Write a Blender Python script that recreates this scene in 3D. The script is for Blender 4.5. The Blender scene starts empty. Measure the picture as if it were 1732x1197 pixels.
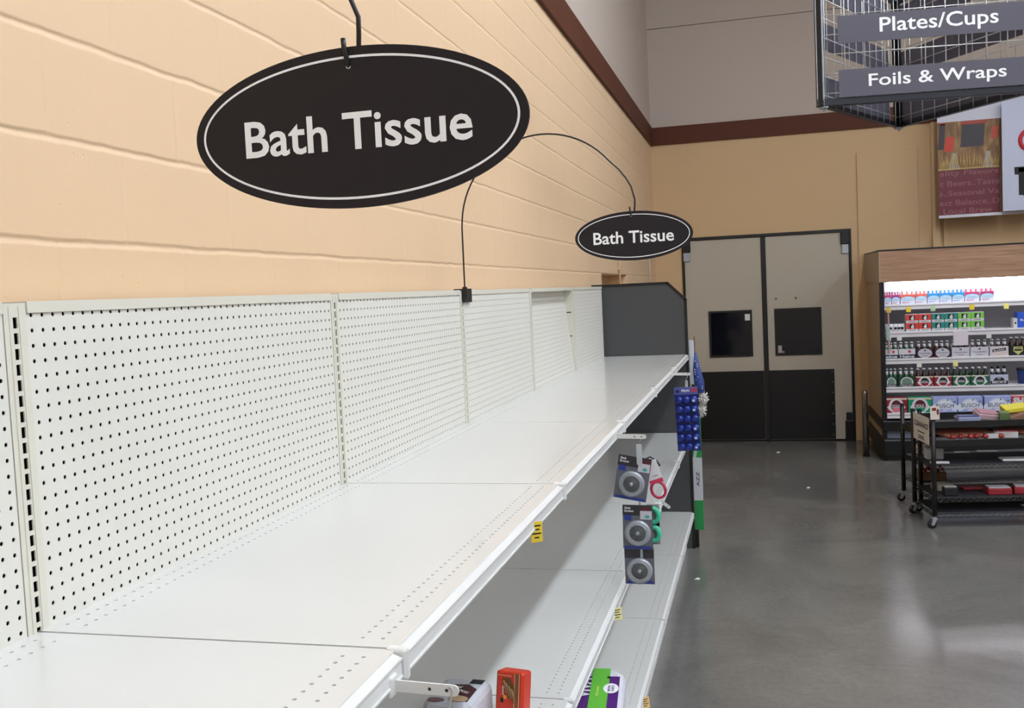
import bpy, math, random
from mathutils import Vector, Matrix
random.seed(7)
I = 0.0254                      # the scene is measured in inches and built in metres
S = bpy.context.scene
C = S.collection

# ------------------------------------------------------------------ camera
cam_d = bpy.data.cameras.new('camera'); cam = bpy.data.objects.new('camera', cam_d); C.objects.link(cam)
S.camera = cam
def set_cam(px, py, pz, yaw, pit, rol, f):
    y, p, r = (math.radians(a) for a in (yaw, pit, rol))
    fw = Vector((-math.sin(y)*math.cos(p), math.cos(y)*math.cos(p), math.sin(p)))
    rt = Vector((math.cos(y), math.sin(y), 0)); up = rt.cross(fw)
    r2 = math.cos(r)*rt + math.sin(r)*up; u2 = -math.sin(r)*rt + math.cos(r)*up
    m = Matrix((r2, u2, -fw)).transposed().to_4x4()
    m.translation = Vector((px, py, pz))*I
    cam.matrix_world = m
    cam_d.sensor_width = 36; cam_d.lens = 36*f/1732; cam_d.clip_start = .02; cam_d.clip_end = 100
set_cam(45.685, -51.841, 79.009, 14.358, -3.535, -2.685, 1640.4)

# ------------------------------------------------------------------ world, exposure
w = bpy.data.worlds.new('world'); S.world = w; w.use_nodes = True
w.node_tree.nodes['Background'].inputs[0].default_value = (.9, .92, 1, 1)
w.node_tree.nodes['Background'].inputs[1].default_value = .05
S.view_settings.view_transform = 'Standard'; S.view_settings.look = 'None'
S.view_settings.exposure = 0.0; S.view_settings.gamma = 1; S.view_settings.use_curve_mapping = False
LAMP = 42.0          # strength of the ceiling fixtures
COOL = 10.0          # strength of the lamps in the chilled case

# ------------------------------------------------------------------ materials
def lin(c):
    return tuple(((v/255)/12.92 if v/255 <= .04045 else ((v/255+.055)/1.055)**2.4) for v in c)+(1,)
MATS = {}
def mat(name, rgb, rough=.5, metal=0, vary=0, vscale=8, bump=0, bscale=300, coat=0, emit=None, trans=0, spec=.5, alpha=1):
    if name in MATS: return MATS[name]
    m = bpy.data.materials.new(name); m.use_nodes = True; MATS[name] = m
    nt = m.node_tree; b = nt.nodes['Principled BSDF']; L = nt.links
    c = lin(rgb); b.inputs['Base Color'].default_value = c
    b.inputs['Roughness'].default_value = rough; b.inputs['Metallic'].default_value = metal
    b.inputs['Specular IOR Level'].default_value = spec
    b.inputs['Coat Weight'].default_value = coat; b.inputs['Coat Roughness'].default_value = .06
    b.inputs['Transmission Weight'].default_value = trans; b.inputs['Alpha'].default_value = alpha
    if emit:
        b.inputs['Emission Color'].default_value = lin(emit[0]); b.inputs['Emission Strength'].default_value = emit[1]
    if vary or bump:
        tc = nt.nodes.new('ShaderNodeTexCoord')
    if vary:
        n = nt.nodes.new('ShaderNodeTexNoise'); n.inputs['Scale'].default_value = vscale; n.inputs['Detail'].default_value = 5
        L.new(tc.outputs['Object'], n.inputs['Vector'])
        mx = nt.nodes.new('ShaderNodeMix'); mx.data_type = 'RGBA'
        L.new(n.outputs['Fac'], mx.inputs['Factor'])
        mx.inputs['A'].default_value = tuple(v*(1-vary) for v in c[:3])+(1,)
        mx.inputs['B'].default_value = tuple(min(1, v*(1+vary)) for v in c[:3])+(1,)
        L.new(mx.outputs['Result'], b.inputs['Base Color'])
    if bump:
        n2 = nt.nodes.new('ShaderNodeTexNoise'); n2.inputs['Scale'].default_value = bscale; n2.inputs['Detail'].default_value = 3
        L.new(tc.outputs['Object'], n2.inputs['Vector'])
        bp = nt.nodes.new('ShaderNodeBump'); bp.inputs['Strength'].default_value = bump; bp.inputs['Distance'].default_value = .001
        L.new(n2.outputs['Fac'], bp.inputs['Height']); L.new(bp.outputs['Normal'], b.inputs['Normal'])
    return m

def block_wall():
    m = mat('painted_block', (226, 194, 157), .55, vary=.035, vscale=1.3)
    nt = m.node_tree; L = nt.links; b = nt.nodes['Principled BSDF']
    tc = nt.nodes.new('ShaderNodeTexCoord'); sp = nt.nodes.new('ShaderNodeSeparateXYZ'); L.new(tc.outputs['Object'], sp.inputs[0])
    cb = nt.nodes.new('ShaderNodeCombineXYZ')
    wob = nt.nodes.new('ShaderNodeTexNoise'); wob.inputs['Scale'].default_value = 9; wob.inputs['Detail'].default_value = 4
    L.new(tc.outputs['Object'], wob.inputs['Vector'])
    def ma(src, mul, add):
        n = nt.nodes.new('ShaderNodeMath'); n.operation = 'MULTIPLY_ADD'; L.new(src, n.inputs[0]); n.inputs[1].default_value = mul; n.inputs[2].default_value = add
        return n.outputs[0]
    def ad(a, bb):
        n = nt.nodes.new('ShaderNodeMath'); L.new(a, n.inputs[0]); L.new(bb, n.inputs[1]); return n.outputs[0]
    wv = ma(wob.outputs['Fac'], .5, -.25)
    L.new(ad(ma(sp.outputs['Y'], 1/I, -17.8+8.2+16.4*60), wv), cb.inputs[0])
    L.new(ad(ma(sp.outputs['Z'], 1/I, -84.4+7.65*40), wv), cb.inputs[1])
    br = nt.nodes.new('ShaderNodeTexBrick'); L.new(cb.outputs[0], br.inputs['Vector'])
    br.offset = .5; br.offset_frequency = 2; br.squash = 1; br.squash_frequency = 2
    br.inputs['Scale'].default_value = 1; br.inputs['Mortar Size'].default_value = .34; br.inputs['Mortar Smooth'].default_value = .9
    br.inputs['Brick Width'].default_value = 16.4; br.inputs['Row Height'].default_value = 7.65; br.inputs['Bias'].default_value = 0
    # vertical joints are nearly filled with paint: fade the groove away from the bed joints
    n1 = nt.nodes.new('ShaderNodeTexNoise'); n1.inputs['Scale'].default_value = 60; n1.inputs['Detail'].default_value = 6; L.new(tc.outputs['Object'], n1.inputs['Vector'])
    n3 = nt.nodes.new('ShaderNodeTexVoronoi'); n3.inputs['Scale'].default_value = 26; L.new(tc.outputs['Object'], n3.inputs['Vector'])
    pit = nt.nodes.new('ShaderNodeMapRange'); L.new(n3.outputs['Distance'], pit.inputs[0]); pit.inputs[1].default_value = .0; pit.inputs[2].default_value = .11
    pit.inputs[3].default_value = -.35; pit.inputs[4].default_value = 0
    # bed joint only
    md = nt.nodes.new('ShaderNodeMath'); md.operation = 'PINGPONG'; L.new(ad(ma(sp.outputs['Z'], 1/I, -84.4+7.65*40), wv), md.inputs[0]); md.inputs[1].default_value = 7.65/2
    bed = nt.nodes.new('ShaderNodeMapRange'); bed.interpolation_type = 'SMOOTHSTEP'; L.new(md.outputs[0], bed.inputs[0]); bed.inputs[1].default_value = .0; bed.inputs[2].default_value = .42
    bed.inputs[3].default_value = 1; bed.inputs[4].default_value = 0
    h = ad(ma(br.outputs['Fac'], -.32, 0), ma(bed.outputs[0], -1.0, 0))
    h = ad(h, ma(n1.outputs['Fac'], .16, 0)); h = ad(h, pit.outputs[0])
    bp = nt.nodes.new('ShaderNodeBump'); bp.inputs['Strength'].default_value = .72; bp.inputs['Distance'].default_value = .0036
    L.new(h, bp.inputs['Height']); L.new(bp.outputs['Normal'], b.inputs['Normal'])
    return m

def concrete():
    m = mat('polished_concrete', (112, 110, 106), .22, spec=.75)
    nt = m.node_tree; L = nt.links; b = nt.nodes['Principled BSDF']
    tc = nt.nodes.new('ShaderNodeTexCoord')
    a = nt.nodes.new('ShaderNodeTexNoise'); a.inputs['Scale'].default_value = .9; a.inputs['Detail'].default_value = 8; a.inputs['Roughness'].default_value = .62; a.inputs['Distortion'].default_value = .6
    L.new(tc.outputs['Object'], a.inputs['Vector'])
    r = nt.nodes.new('ShaderNodeValToRGB'); L.new(a.outputs['Fac'], r.inputs[0])
    e = r.color_ramp.elements; e[0].position = .28; e[0].color = lin((97, 96, 94)); e[1].position = .72; e[1].color = lin((128, 126, 122))
    s = nt.nodes.new('ShaderNodeTexNoise'); s.inputs['Scale'].default_value = 26; s.inputs['Detail'].default_value = 6; s.inputs['Roughness'].default_value = .8
    L.new(tc.outputs['Object'], s.inputs['Vector'])
    mx = nt.nodes.new('ShaderNodeMix'); mx.data_type = 'RGBA'; mx.blend_type = 'OVERLAY'; mx.inputs['Factor'].default_value = .32
    L.new(r.outputs[0], mx.inputs['A']); L.new(s.outputs['Fac'], mx.inputs['B']); L.new(mx.outputs['Result'], b.inputs['Base Color'])
    rr = nt.nodes.new('ShaderNodeMapRange'); L.new(a.outputs['Fac'], rr.inputs[0]); rr.inputs[1].default_value = .3; rr.inputs[2].default_value = .7
    rr.inputs[3].default_value = .12; rr.inputs[4].default_value = .24; L.new(rr.outputs[0], b.inputs['Roughness'])
    return m

def wood():
    m = mat('oak_laminate', (166, 130, 102), .45)
    nt = m.node_tree; L = nt.links; b = nt.nodes['Principled BSDF']
    tc = nt.nodes.new('ShaderNodeTexCoord'); mp = nt.nodes.new('ShaderNodeMapping'); mp.inputs['Scale'].default_value = (1.2, 6, 22)
    L.new(tc.outputs['Object'], mp.inputs[0])
    n = nt.nodes.new('ShaderNodeTexNoise'); n.inputs['Scale'].default_value = 2.2; n.inputs['Detail'].default_value = 8; n.inputs['Distortion'].default_value = .8
    L.new(mp.outputs[0], n.inputs['Vector'])
    r = nt.nodes.new('ShaderNodeValToRGB'); L.new(n.outputs['Fac'], r.inputs[0])
    e = r.color_ramp.elements; e[0].position = .3; e[0].color = lin((152, 115, 88)); e[1].position = .7; e[1].color = lin((186, 148, 120))
    L.new(r.outputs[0], b.inputs['Base Color'])
    return m

WHITE = mat('white_enamel', (215, 215, 212), .24, coat=.32, vary=.012, vscale=5)
LIP = mat('white_edge_enamel', (222, 223, 222), .35)
CREAM = mat('cream_enamel', (214, 211, 198), .42)
PEG = mat('cream_pegboard', (218, 216, 208), .5, vary=.015, vscale=3)
DARKBACK = mat('black_shade_backing', (14, 14, 14), .95, spec=.05)  # flat black standing in for the shade behind openings
ENDP = mat('charcoal_laminate', (70, 71, 73), .5, vary=.05, vscale=60)
BLACK = mat('black_plastic', (17, 17, 18), .45)
BLKMET = mat('black_metal', (16, 16, 18), .38)
SIGN = mat('sign_charcoal', (34, 30, 34), .6, spec=.3, vary=.03, vscale=40)
SWHITE = mat('sign_white', (250, 252, 255), .6)
BOARD = mat('slate_sign_board', (84, 82, 95), .55)
STEEL = mat('galvanised_steel', (176, 182, 190), .38, .55)
DSTEEL = mat('dark_steel', (58, 60, 66), .4, .8)
WIRE = mat('silver_wire', (208, 208, 208), .35, .5)
BLOCK = block_wall()
UPW = mat('upper_wall_paint', (190, 176, 165), .7, bump=.2, bscale=90)
TAN = mat('tan_wall_paint', (210, 178, 136), .7, bump=.2, bscale=90, vary=.03, vscale=1)
BAND = mat('brown_wall_band', (88, 46, 30), .6, spec=.25, vary=.06, vscale=20)
CONC = concrete()
OAK = wood()
DOOR = mat('door_grey_beige', (186, 177, 161), .5, vary=.02, vscale=2)
RUB = mat('black_rubber_kick', (9, 9, 11), .38, bump=.6, bscale=30)
GLASS = mat('dark_door_glass', (16, 19, 28), .08, spec=.6, vary=.4, vscale=6)
CEIL = mat('ceiling_white', (200, 200, 198), .9)
DIFF = mat('lamp_diffuser', (255, 255, 255), .5, emit=((238, 246, 255), LAMP))
TUBE = mat('case_lamp', (255, 255, 255), .5, emit=((246, 246, 255), COOL))
CASEW = mat('case_interior_white', (226, 224, 228), .45)
CASEB = mat('case_black', (14, 13, 15), .4)
CASET = mat('case_side_tan', (176, 156, 128), .5)
YEL = mat('yellow_tag', (235, 205, 60), .6)
PAPER = mat('white_paper', (228, 226, 222), .7)
INK = mat('black_ink', (22, 20, 24), .6)
def col(r, g, b, rough=.45, **k): return mat('print_%d_%d_%d' % (r, g, b), (r, g, b), rough, **k)

# ------------------------------------------------------------------ mesh helper
class MB:
    def __init__(s): s.v = []; s.f = []; s.m = []; s.mats = []; s.sm = []
    def mi(s, m):
        if m not in s.mats: s.mats.append(m)
        return s.mats.index(m)
    def add(s, vs, fs, m, smooth=False, M=None):
        o = len(s.v); k = s.mi(m)
        for p in vs:
            p = Vector(p)
            if M is not None: p = M @ p
            s.v.append(tuple(p))
        for f in fs: s.f.append(tuple(i+o for i in f)); s.m.append(k); s.sm.append(smooth)
        return s
    def box(s, a, b, m, M=None, bev=0):
        x0, y0, z0 = a; x1, y1, z1 = b
        if x0 > x1: x0, x1 = x1, x0
        if y0 > y1: y0, y1 = y1, y0
        if z0 > z1: z0, z1 = z1, z0
        if bev <= 0:
            vs = [(x, y, z) for z in (z0, z1) for x, y in ((x0, y0), (x1, y0), (x1, y1), (x0, y1))]
            return s.add(vs, [(3, 2, 1, 0), (4, 5, 6, 7), (0, 1, 5, 4), (1, 2, 6, 5), (2, 3, 7, 6), (3, 0, 4, 7)], m, M=M)
        # bevelled box: rings of chamfered rectangles
        def ring(ins, z, c):
            xa, xb, ya, yb = x0+ins, x1-ins, y0+ins, y1-ins
            return [(xa+c, ya, z), (xb-c, ya, z), (xb, ya+c, z), (xb, yb-c, z), (xb-c, yb, z), (xa+c, yb, z), (xa, yb-c, z), (xa, ya+c, z)]
        e = bev
        vs = ring(e, z0, e*.4)+ring(e*.3, z0+e*.3, e*.8)+ring(0, z0+e, e)+ring(0, z1-e, e)+ring(e*.3, z1-e*.3, e*.8)+ring(e, z1, e*.4)
        fs = [tuple(range(7, -1, -1)), tuple(range(40, 48))]
        for r in range(5):
            for k in range(8):
                a0 = r*8+k; a1 = r*8+(k+1) % 8
                fs.append((a0, a1, a1+8, a0+8))
        return s.add(vs, fs, m, M=M, smooth=False)
    def tube(s, pts, r, m, n=8, closed=False, M=None, caps=True, radii=None):
        pts = [Vector(p) for p in pts]; N = len(pts); vs = []; prev = None
        for i, p in enumerate(pts):
            a = pts[i-1] if (i > 0 or closed) else p
            b = pts[(i+1) % N] if (i < N-1 or closed) else p
            t = (b-a).normalized() if (b-a).length > 1e-9 else Vector((0, 0, 1))
            if prev is None:
                u = t.orthogonal().normalized()
            else:
                u = (prev - t*prev.dot(t)); u = u.normalized() if u.length > 1e-6 else t.orthogonal().normalized()
            prev = u; w_ = t.cross(u)
            rr = radii[i] if radii else r
            for k in range(n):
                an = 2*math.pi*k/n; vs.append(p+(u*math.cos(an)+w_*math.sin(an))*rr)
        fs = []
        for i in range(N if closed else N-1):
            j = (i+1) % N
            for k in range(n): fs.append((i*n+k, i*n+(k+1) % n, j*n+(k+1) % n, j*n+k))
        if caps and not closed: fs += [tuple(range(n-1, -1, -1)), tuple((N-1)*n+k for k in range(n))]
        return s.add(vs, fs, m, True, M)
    def lathe(s, prof, m, c=(0, 0, 0), n=12, M=None):     # prof: (r, z) from bottom to top
        vs = []; fs = []
        for r, z in prof:
            for k in range(n):
                a = 2*math.pi*k/n; vs.append((c[0]+r*math.cos(a), c[1]+r*math.sin(a), c[2]+z))
        for i in range(len(prof)-1):
            for k in range(n): fs.append((i*n+k, i*n+(k+1) % n, (i+1)*n+(k+1) % n, (i+1)*n+k))
        fs += [tuple(range(n-1, -1, -1)), tuple((len(prof)-1)*n+k for k in range(n))]
        return s.add(vs, fs, m, True, M)
    def prism(s, poly, y0, y1, m, M=None):                # poly: (x, z), extruded along y
        n = len(poly)
        vs = [(x, y0, z) for x, z in poly]+[(x, y1, z) for x, z in poly]
        fs = [tuple(range(n)), tuple(range(2*n-1, n-1, -1))]+[(k, k+n, (k+1) % n+n, (k+1) % n) for k in range(n)]
        return s.add(vs, fs, m, M=M)
    def perf(s, o, u, v, nu, nv, pu, pv, hr, m, depth=.1):  # a plate of square cells, each with a round hole
        o, u, v = Vector(o), Vector(u), Vector(v); nn = u.cross(v); vs = []; fs = []
        sq = [(.5, 0), (.5, .5), (0, .5), (-.5, .5), (-.5, 0), (-.5, -.5), (0, -.5), (.5, -.5)]
        for i in range(nu):
            for j in range(nv):
                c = o+u*(pu*(i+.5))+v*(pv*(j+.5)); b = len(vs)
                for a, d in sq: vs.append(c+u*(a*pu)+v*(d*pv))
                ring = [(math.cos(k*math.pi/4), math.sin(k*math.pi/4)) for k in range(8)]
                for a, d in ring: vs.append(c+u*(a*hr)+v*(d*hr))
                for a, d in ring: vs.append(c+u*(a*hr)+v*(d*hr)-nn*depth)
                for k in range(8):
                    q = (k+1) % 8
                    fs.append((b+k, b+q, b+8+q, b+8+k)); fs.append((b+8+k, b+8+q, b+16+q, b+16+k))
        return s.add(vs, fs, m)
    def mesh(s, name):
        me = bpy.data.meshes.new(name)
        me.from_pydata([(x*I, y*I, z*I) for x, y, z in s.v], [], s.f)
        for m in s.mats: me.materials.append(m)
        me.polygons.foreach_set('material_index', s.m); me.polygons.foreach_set('use_smooth', s.sm); me.update()
        return me
    def build(s, name, parent=None, loc=None, rot=None):
        return link(name, s.mesh(name), parent, loc, rot)

def link(name, me, parent=None, loc=None, rot=None):
    o = bpy.data.objects.new(name, me); C.objects.link(o)
    if parent is not None: o.parent = parent
    if loc: o.location = Vector(loc)*I
    if rot: o.rotation_euler = [math.radians(a) for a in rot]
    return o
def tag(o, label, cat, group=None, kind=None):
    if label: o['label'] = label
    if cat: o['category'] = cat
    if group: o['group'] = group
    if kind: o['kind'] = kind
    return o
def thing(name, label, cat, loc=(0, 0, 0), rot=(0, 0, 0), group=None):
    return tag(link(name, None, None, loc, rot), label, cat, group)
def struct(o):
    o['kind'] = 'structure'; return o
def kids(o): return [c for c in C.objects if c.parent == o]
def copy_tree(o, parent=None):
    c = o.copy(); C.objects.link(c)
    if parent is not None: c.parent = parent
    for ch in kids(o): copy_tree(ch, c)
    return c
def dup(o, loc, label, rot=None, group=None):
    c = copy_tree(o); c.location = Vector(loc)*I; c['label'] = label
    if rot: c.rotation_euler = [math.radians(a) for a in rot]
    if group: c['group'] = group
    return c

# lettering as a mesh: width / cap height given, laid out on u (reading direction) and v (up)
_dg = None
def glyphs(body, bold=.0, ital=0):
    cu = bpy.data.curves.new('t', 'FONT'); cu.body = body; cu.size = 1; cu.offset = bold; cu.resolution_u = 3
    cu.shear = ital
    o = bpy.data.objects.new('t', cu); C.objects.link(o); bpy.context.view_layer.update()
    me = bpy.data.meshes.new_from_object(o.evaluated_get(bpy.context.evaluated_depsgraph_get()))
    vs = [tuple(v.co) for v in me.vertices]; fs = [tuple(p.vertices) for p in me.polygons]
    bpy.data.objects.remove(o); bpy.data.curves.remove(cu); bpy.data.meshes.remove(me)
    return vs, fs
def text(mb, body, c, u, v, width, m, height=None, bold=.02, lift=.03, ital=0, clip=None):
    vs, fs = glyphs(body, bold, ital)
    if not vs: return mb
    x0 = min(p[0] for p in vs); x1 = max(p[0] for p in vs); y0 = min(p[1] for p in vs); y1 = max(p[1] for p in vs)
    k = width/(x1-x0); ky = height/(y1-y0) if height else k
    c, u, v = Vector(c), Vector(u), Vector(v); n = u.cross(v)
    out = [c+u*((p[0]-(x0+x1)/2)*k)+v*((p[1]-(y0+y1)/2)*ky)+n*lift for p in vs]
    return mb.add(out, fs, m)
def disc(mb, c, u, v, a, b, m, lift=.02, n=24, t0=0, t1=360):
    c, u, v = Vector(c), Vector(u), Vector(v); nn = u.cross(v)
    pts = [c+u*(a*math.cos(math.radians(t0+(t1-t0)*k/n)))+v*(b*math.sin(math.radians(t0+(t1-t0)*k/n)))+nn*lift for k in range(n+(0 if t1-t0 == 360 else 1))]
    return mb.add(pts, [tuple(range(len(pts)))], m)
def rect(mb, c, u, v, w_, h, m, lift=.02):
    c, u, v = Vector(c), Vector(u), Vector(v); nn = u.cross(v)
    return mb.add([c+u*(a*w_/2)+v*(b*h/2)+nn*lift for a, b in ((-1, -1), (1, -1), (1, 1), (-1, 1))], [(0, 1, 2, 3)], m)
X, Y, Z = (1, 0, 0), (0, 1, 0), (0, 0, 1)

# ================================================================== SETTING
XW = -4.2; YR = 443.7; CZ = 262; XE = 420; YB = -260
struct(MB().box((XW-6, YB, -3), (XE, YR+4, 0), CONC).build('floor'))
struct(MB().box((XW-6, YB, CZ), (XE, YR+4, CZ+4), CEIL).build('ceiling'))
m = MB()
R0, R1, RZ0, RZ1 = 267, 330, 62, 84.4     # recess
m.box((XW-9, YB, 0), (XW, R0, 158.5), BLOCK); m.box((XW-9, R1, 0), (XW, YR+4, 158.5), BLOCK)
m.box((XW-9, R0, 0), (XW, R1, RZ0), BLOCK); m.box((XW-9, R0, RZ1), (XW, R1, 158.5), BLOCK); m.box((XW-9, R0, RZ0), (XW-7, R1, RZ1), TAN)
m.box((XW-9, YB, 158.5), (XW, YR+4, CZ), UPW)
struct(m.build('wall_left'))
m = MB()
m.box((XW, YR, 102.8), (XE, YR+6, 158.5), TAN); m.box((XW, YR, 0), (9.3, YR+6, 102.8), TAN); m.box((89.9, YR, 0), (XE, YR+6, 102.8), TAN)
m.box((XW, YR, 158.5), (XE, YR+6, 207), UPW); m.box((XW, YR-.5, 207.2), (XE, YR+6, CZ), UPW)
m.box((XW, YR+4.5, 0), (100, YR+6, 103), DARKBACK)
struct(m.build('wall_rear'))
struct(MB().box((XE, YB, 0), (XE+4, YR, CZ), UPW).build('wall_right'))
struct(MB().box((XW, YB-4, 0), (XE, YB, CZ), UPW).build('wall_front'))
struct(MB().box((XW, YB, 149.8), (XW+1.1, YR, 158.5), BAND).build('trim_1'))
struct(MB().box((XW+1.1, YR-1.1, 149.8), (XE, YR, 158.5), BAND).build('trim_2'))
# boxed-out chase on the rear wall and the pilaster beside the chilled case
struct(MB().box((93.1, YR-.9, 0), (120.3, YR, 138.4), TAN, bev=.15).build('trim_3'))
m = MB(); m.box((126, YR-2.4, 0), (129.5, YR, 149.8), TAN, bev=.2); m.box((131, YR-1.2, 0), (133, YR, 149.8), TAN, bev=.2); struct(m.build('trim_4'))
struct(MB().box((120.5, YR-.25, 0), (121, YR, 138), TAN).build('trim_5'))

# double swing doors: frame, leaves
m = MB()
m.box((9.3, YR-.8, 0), (10.4, YR+2, 102.8), BLKMET); m.box((88.8, YR-.8, 0), (89.9, YR+2, 102.8), BLKMET); m.box((10.4, YR-.8, 101.4), (88.8, YR+2, 102.8), BLKMET)
struct(m.build('door_3'))
def leaf(n, x0, x1, wx0, wx1, kx0, kx1, hx):
    y = YR
    m = MB(); z0, z1 = .8, 101.2; wz0, wz1 = 43, 65.2
    m.box((x0, y, z0), (wx0, y+1.8, z1), DOOR); m.box((wx1, y, z0), (x1, y+1.8, z1), DOOR)
    m.box((wx0, y, z0), (wx1, y+1.8, wz0), DOOR); m.box((wx0, y, wz1), (wx1, y+1.8, z1), DOOR)
    d = struct(m.build('door_%d' % n))
    m = MB()
    for a, b in (((wx0-.5, y-.5, wz0-.5), (wx0+.5, y+.4, wz1+.5)), ((wx1-.5, y-.5, wz0-.5), (wx1+.5, y+.4, wz1+.5)),
                 ((wx0+.5, y-.5, wz0-.5), (wx1-.5, y+.4, wz0+.5)), ((wx0+.5, y-.5, wz1-.5), (wx1-.5, y+.4, wz1+.5))): m.box(a, b, BLACK)
    m.build('window_gasket', d)
    MB().box((wx0+.4, y+.3, wz0+.4), (wx1-.4, y+.7, wz1-.4), GLASS).build('window_pane', d)
    m = MB(); m.box((kx0, y-.5, 1), (kx1, y-.02, 35.3), RUB, bev=.15); m.build('kick_plate', d)
    m = MB()
    ex = kx1-1 if n == 2 else kx0+1
    for k in range(7): m.lathe([(.22, 0), (.22, .12), (.1, .2)], STEEL, M=Matrix.Translation((ex, y-.5, 3+k*5.2)) @ Matrix.Rotation(math.pi/2, 4, 'X'), n=8)
    m.build('kick_plate_screws', d)
    m = MB(); m.box((hx-2, y-1.6, 95.5), (hx+2, y-.1, 101.6), BLKMET, bev=.3); m.box((hx-1.6, y-1, 91), (hx+1.6, y-.1, 95.5), STEEL, bev=.2)
    m.build('top_hinge', d)
    m = MB(); m.box((hx-1.9, y-1.6, 0), (hx+1.9, y-.1, 10), BLKMET, bev=.3); m.box((hx-1.4, y-1, 10), (hx+1.4, y-.1, 14), DSTEEL, bev=.2)
    m.build('bottom_hinge', d)
    return d
d1 = leaf(1, 10.5, 47.6, 21.9, 42, 12, 47.4, 11.6)
d2 = leaf(2, 49.9, 88.6, 53.7, 74.8, 49.6, 80.6, 87)
m = MB(); m.box((47.6, YR-.7, .8), (49.9, YR+.6, 101.2), BLACK, bev=.2); m.build('meeting_gasket', d1)
m = MB(); m.box((39, YR-.3, 60.5), (42, YR+.28, 63.6), PAPER); m.build('window_sticker', d1)
m = MB(); rect(m, (54.9+.5, YR+.28, 45.6), X, Z, 1.8, 3.6, col(170, 168, 172)); rect(m, (57, YR+.28, 44.2), X, Z, 1, 1, col(200, 120, 125)); m.build('window_sticker', d2)
m = MB()
for hx_ in (54.2, 63.5): m.lathe([(.4, 0), (.4, .2)], BLACK, M=Matrix.Translation((hx_, YR-.01, 70.6)) @ Matrix.Rotation(math.pi/2, 4, 'X'), n=10)
m.build('bolt', d2)

# recess fittings on the block wall
tag(MB().tube([(XW+.5, 307.4, 72), (XW+.5, 307.4, 84.2), (XW+.5, 307.4, 87), (XW+.5, 307.4, 92)], .35, TAN).box((XW-.02, 306.2, 86), (XW+1, 308.6, 87.6), TAN).build('conduit'),
    'thin tan conduit running up the block wall above the small recess', 'pipe')
tag(MB().tube([(XW+.3, 413, 93), (XW+.5, 413.2, 88), (XW+.3, 412.8, 82)], .16, PAPER).box((XW-.02, 412.2, 92.4), (XW+.5, 413.8, 94), PAPER).build('cord'),
    'short white cord dangling on the block wall near the corner', 'cord')

# ceiling light fixtures, out of the picture above the aisles
def fixture(x, y, label):
    t = thing('ceiling_light', label, 'ceiling light', (x, y, CZ), group='ceiling light strips over the aisles')
    MB().box((-7, -48, -9), (7, 48, -6.5), LIP, bev=.5).build('housing', t)
    MB().box((-5, -47, -13.5), (5, 47, -8.9), DIFF).build('diffuser', t)
    for yy in (-40, 40): MB().tube([(0, yy, -7), (0, yy, 0)], .15, WIRE, 6).build('hanging_rod', t)
    return t
f0 = fixture(120, -150, 'long white ceiling light strip over the aisle')
for (x, y) in ((120, -20), (120, 110), (260, -150), (260, -20), (260, 110), (120, 225), (360, 200)):
    dup(f0, (x, y, CZ), 'long white ceiling light strip over the aisle')

# ================================================================== GONDOLA SHELVING
D1 = 24.6; ZT, ZM, ZB = 58.7, 35.2, 11.2; ZP = 80
GRP = 'bays of the white gondola run'
def shelf_mesh(zt, name='shelf'):
    m = MB(); x0, x1 = -.2, D1; y0, y1 = .12, 47.88; t = .08
    # top plate with two rows of holes in front and two at the back
    def plate(xa, xb): m.box((xa, y0, zt-t), (xb, y1, zt), WHITE)
    def strip(xa):   # one row of holes 1 inch wide starting at xa
        m.perf((xa, 1, zt), X, Y, 1, 46, 1, 1, .14, WHITE, .12)
        m.box((xa, y0, zt-t), (xa+1, 1, zt), WHITE); m.box((xa, 47, zt-t), (xa+1, y1, zt), WHITE)
    plate(x0, .5); strip(.5); plate(1.5, 1.9); strip(1.9); plate(2.9, 21.4); strip(21.4); plate(22.4, 22.7); strip(22.7); plate(23.7, x1)
    m.box((x1-.1, y0, zt-1.5), (x1, y1, zt-.08), WHITE)          # front lip
    m.box((x0, y0, zt-1.2), (x0+.1, y1, zt-.08), WHITE)
    m.box((.2, y0, zt-1.2), (x1-.1, y0+.1, zt-.08), WHITE); m.box((.2, y1-.1, zt-1.2), (x1-.1, y1, zt-.08), WHITE)
    return m.mesh(name)
def channel_mesh(zt):
    m = MB()
    m.add([(D1, .5, zt-.12), (D1+.5, .5, zt-.3), (D1+.5, .5, zt-1.45), (D1, .5, zt-1.6), (D1, 47.5, zt-.12), (D1+.5, 47.5, zt-.3), (D1+.5, 47.5, zt-1.45), (D1, 47.5, zt-1.6)],
          [(0, 1, 5, 4), (1, 2, 6, 5), (2, 3, 7, 6), (3, 2, 1, 0), (4, 5, 6, 7)], LIP)
    m.box((D1+.5, .5, zt-.42), (D1+.58, 47.5, zt-.3), LIP); m.box((D1+.5, .5, zt-1.45), (D1+.58, 47.5, zt-1.33), LIP)
    return m.mesh('price_channel')
def bracket_mesh(zt, side):
    m = MB()
    for yy in ((.05, 47.8)[side],):
        m.add([(0, yy, zt-.1), (0, yy, zt-4.5), (3, yy, zt-4.2), (D1-1, yy, zt-1.7), (D1-1, yy, zt-.1), (0, yy+.12, zt-.1), (0, yy+.12, zt-4.5), (3, yy+.12, zt-4.2), (D1-1, yy+.12, zt-1.7), (D1-1, yy+.12, zt-.1)],
              [(0, 1, 2, 3, 4), (9, 8, 7, 6, 5), (1, 6, 7, 2), (2, 7, 8, 3)], WHITE)
    return m.mesh('shelf_bracket')
def clip_mesh(zt):      # plastic end cap of the price channel at the seam
    m = MB(); m.box((D1-.6, -.35, zt-1.8), (D1+.75, .35, zt+.12), LIP, bev=.18); return m.mesh('channel_end_cap')
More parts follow.
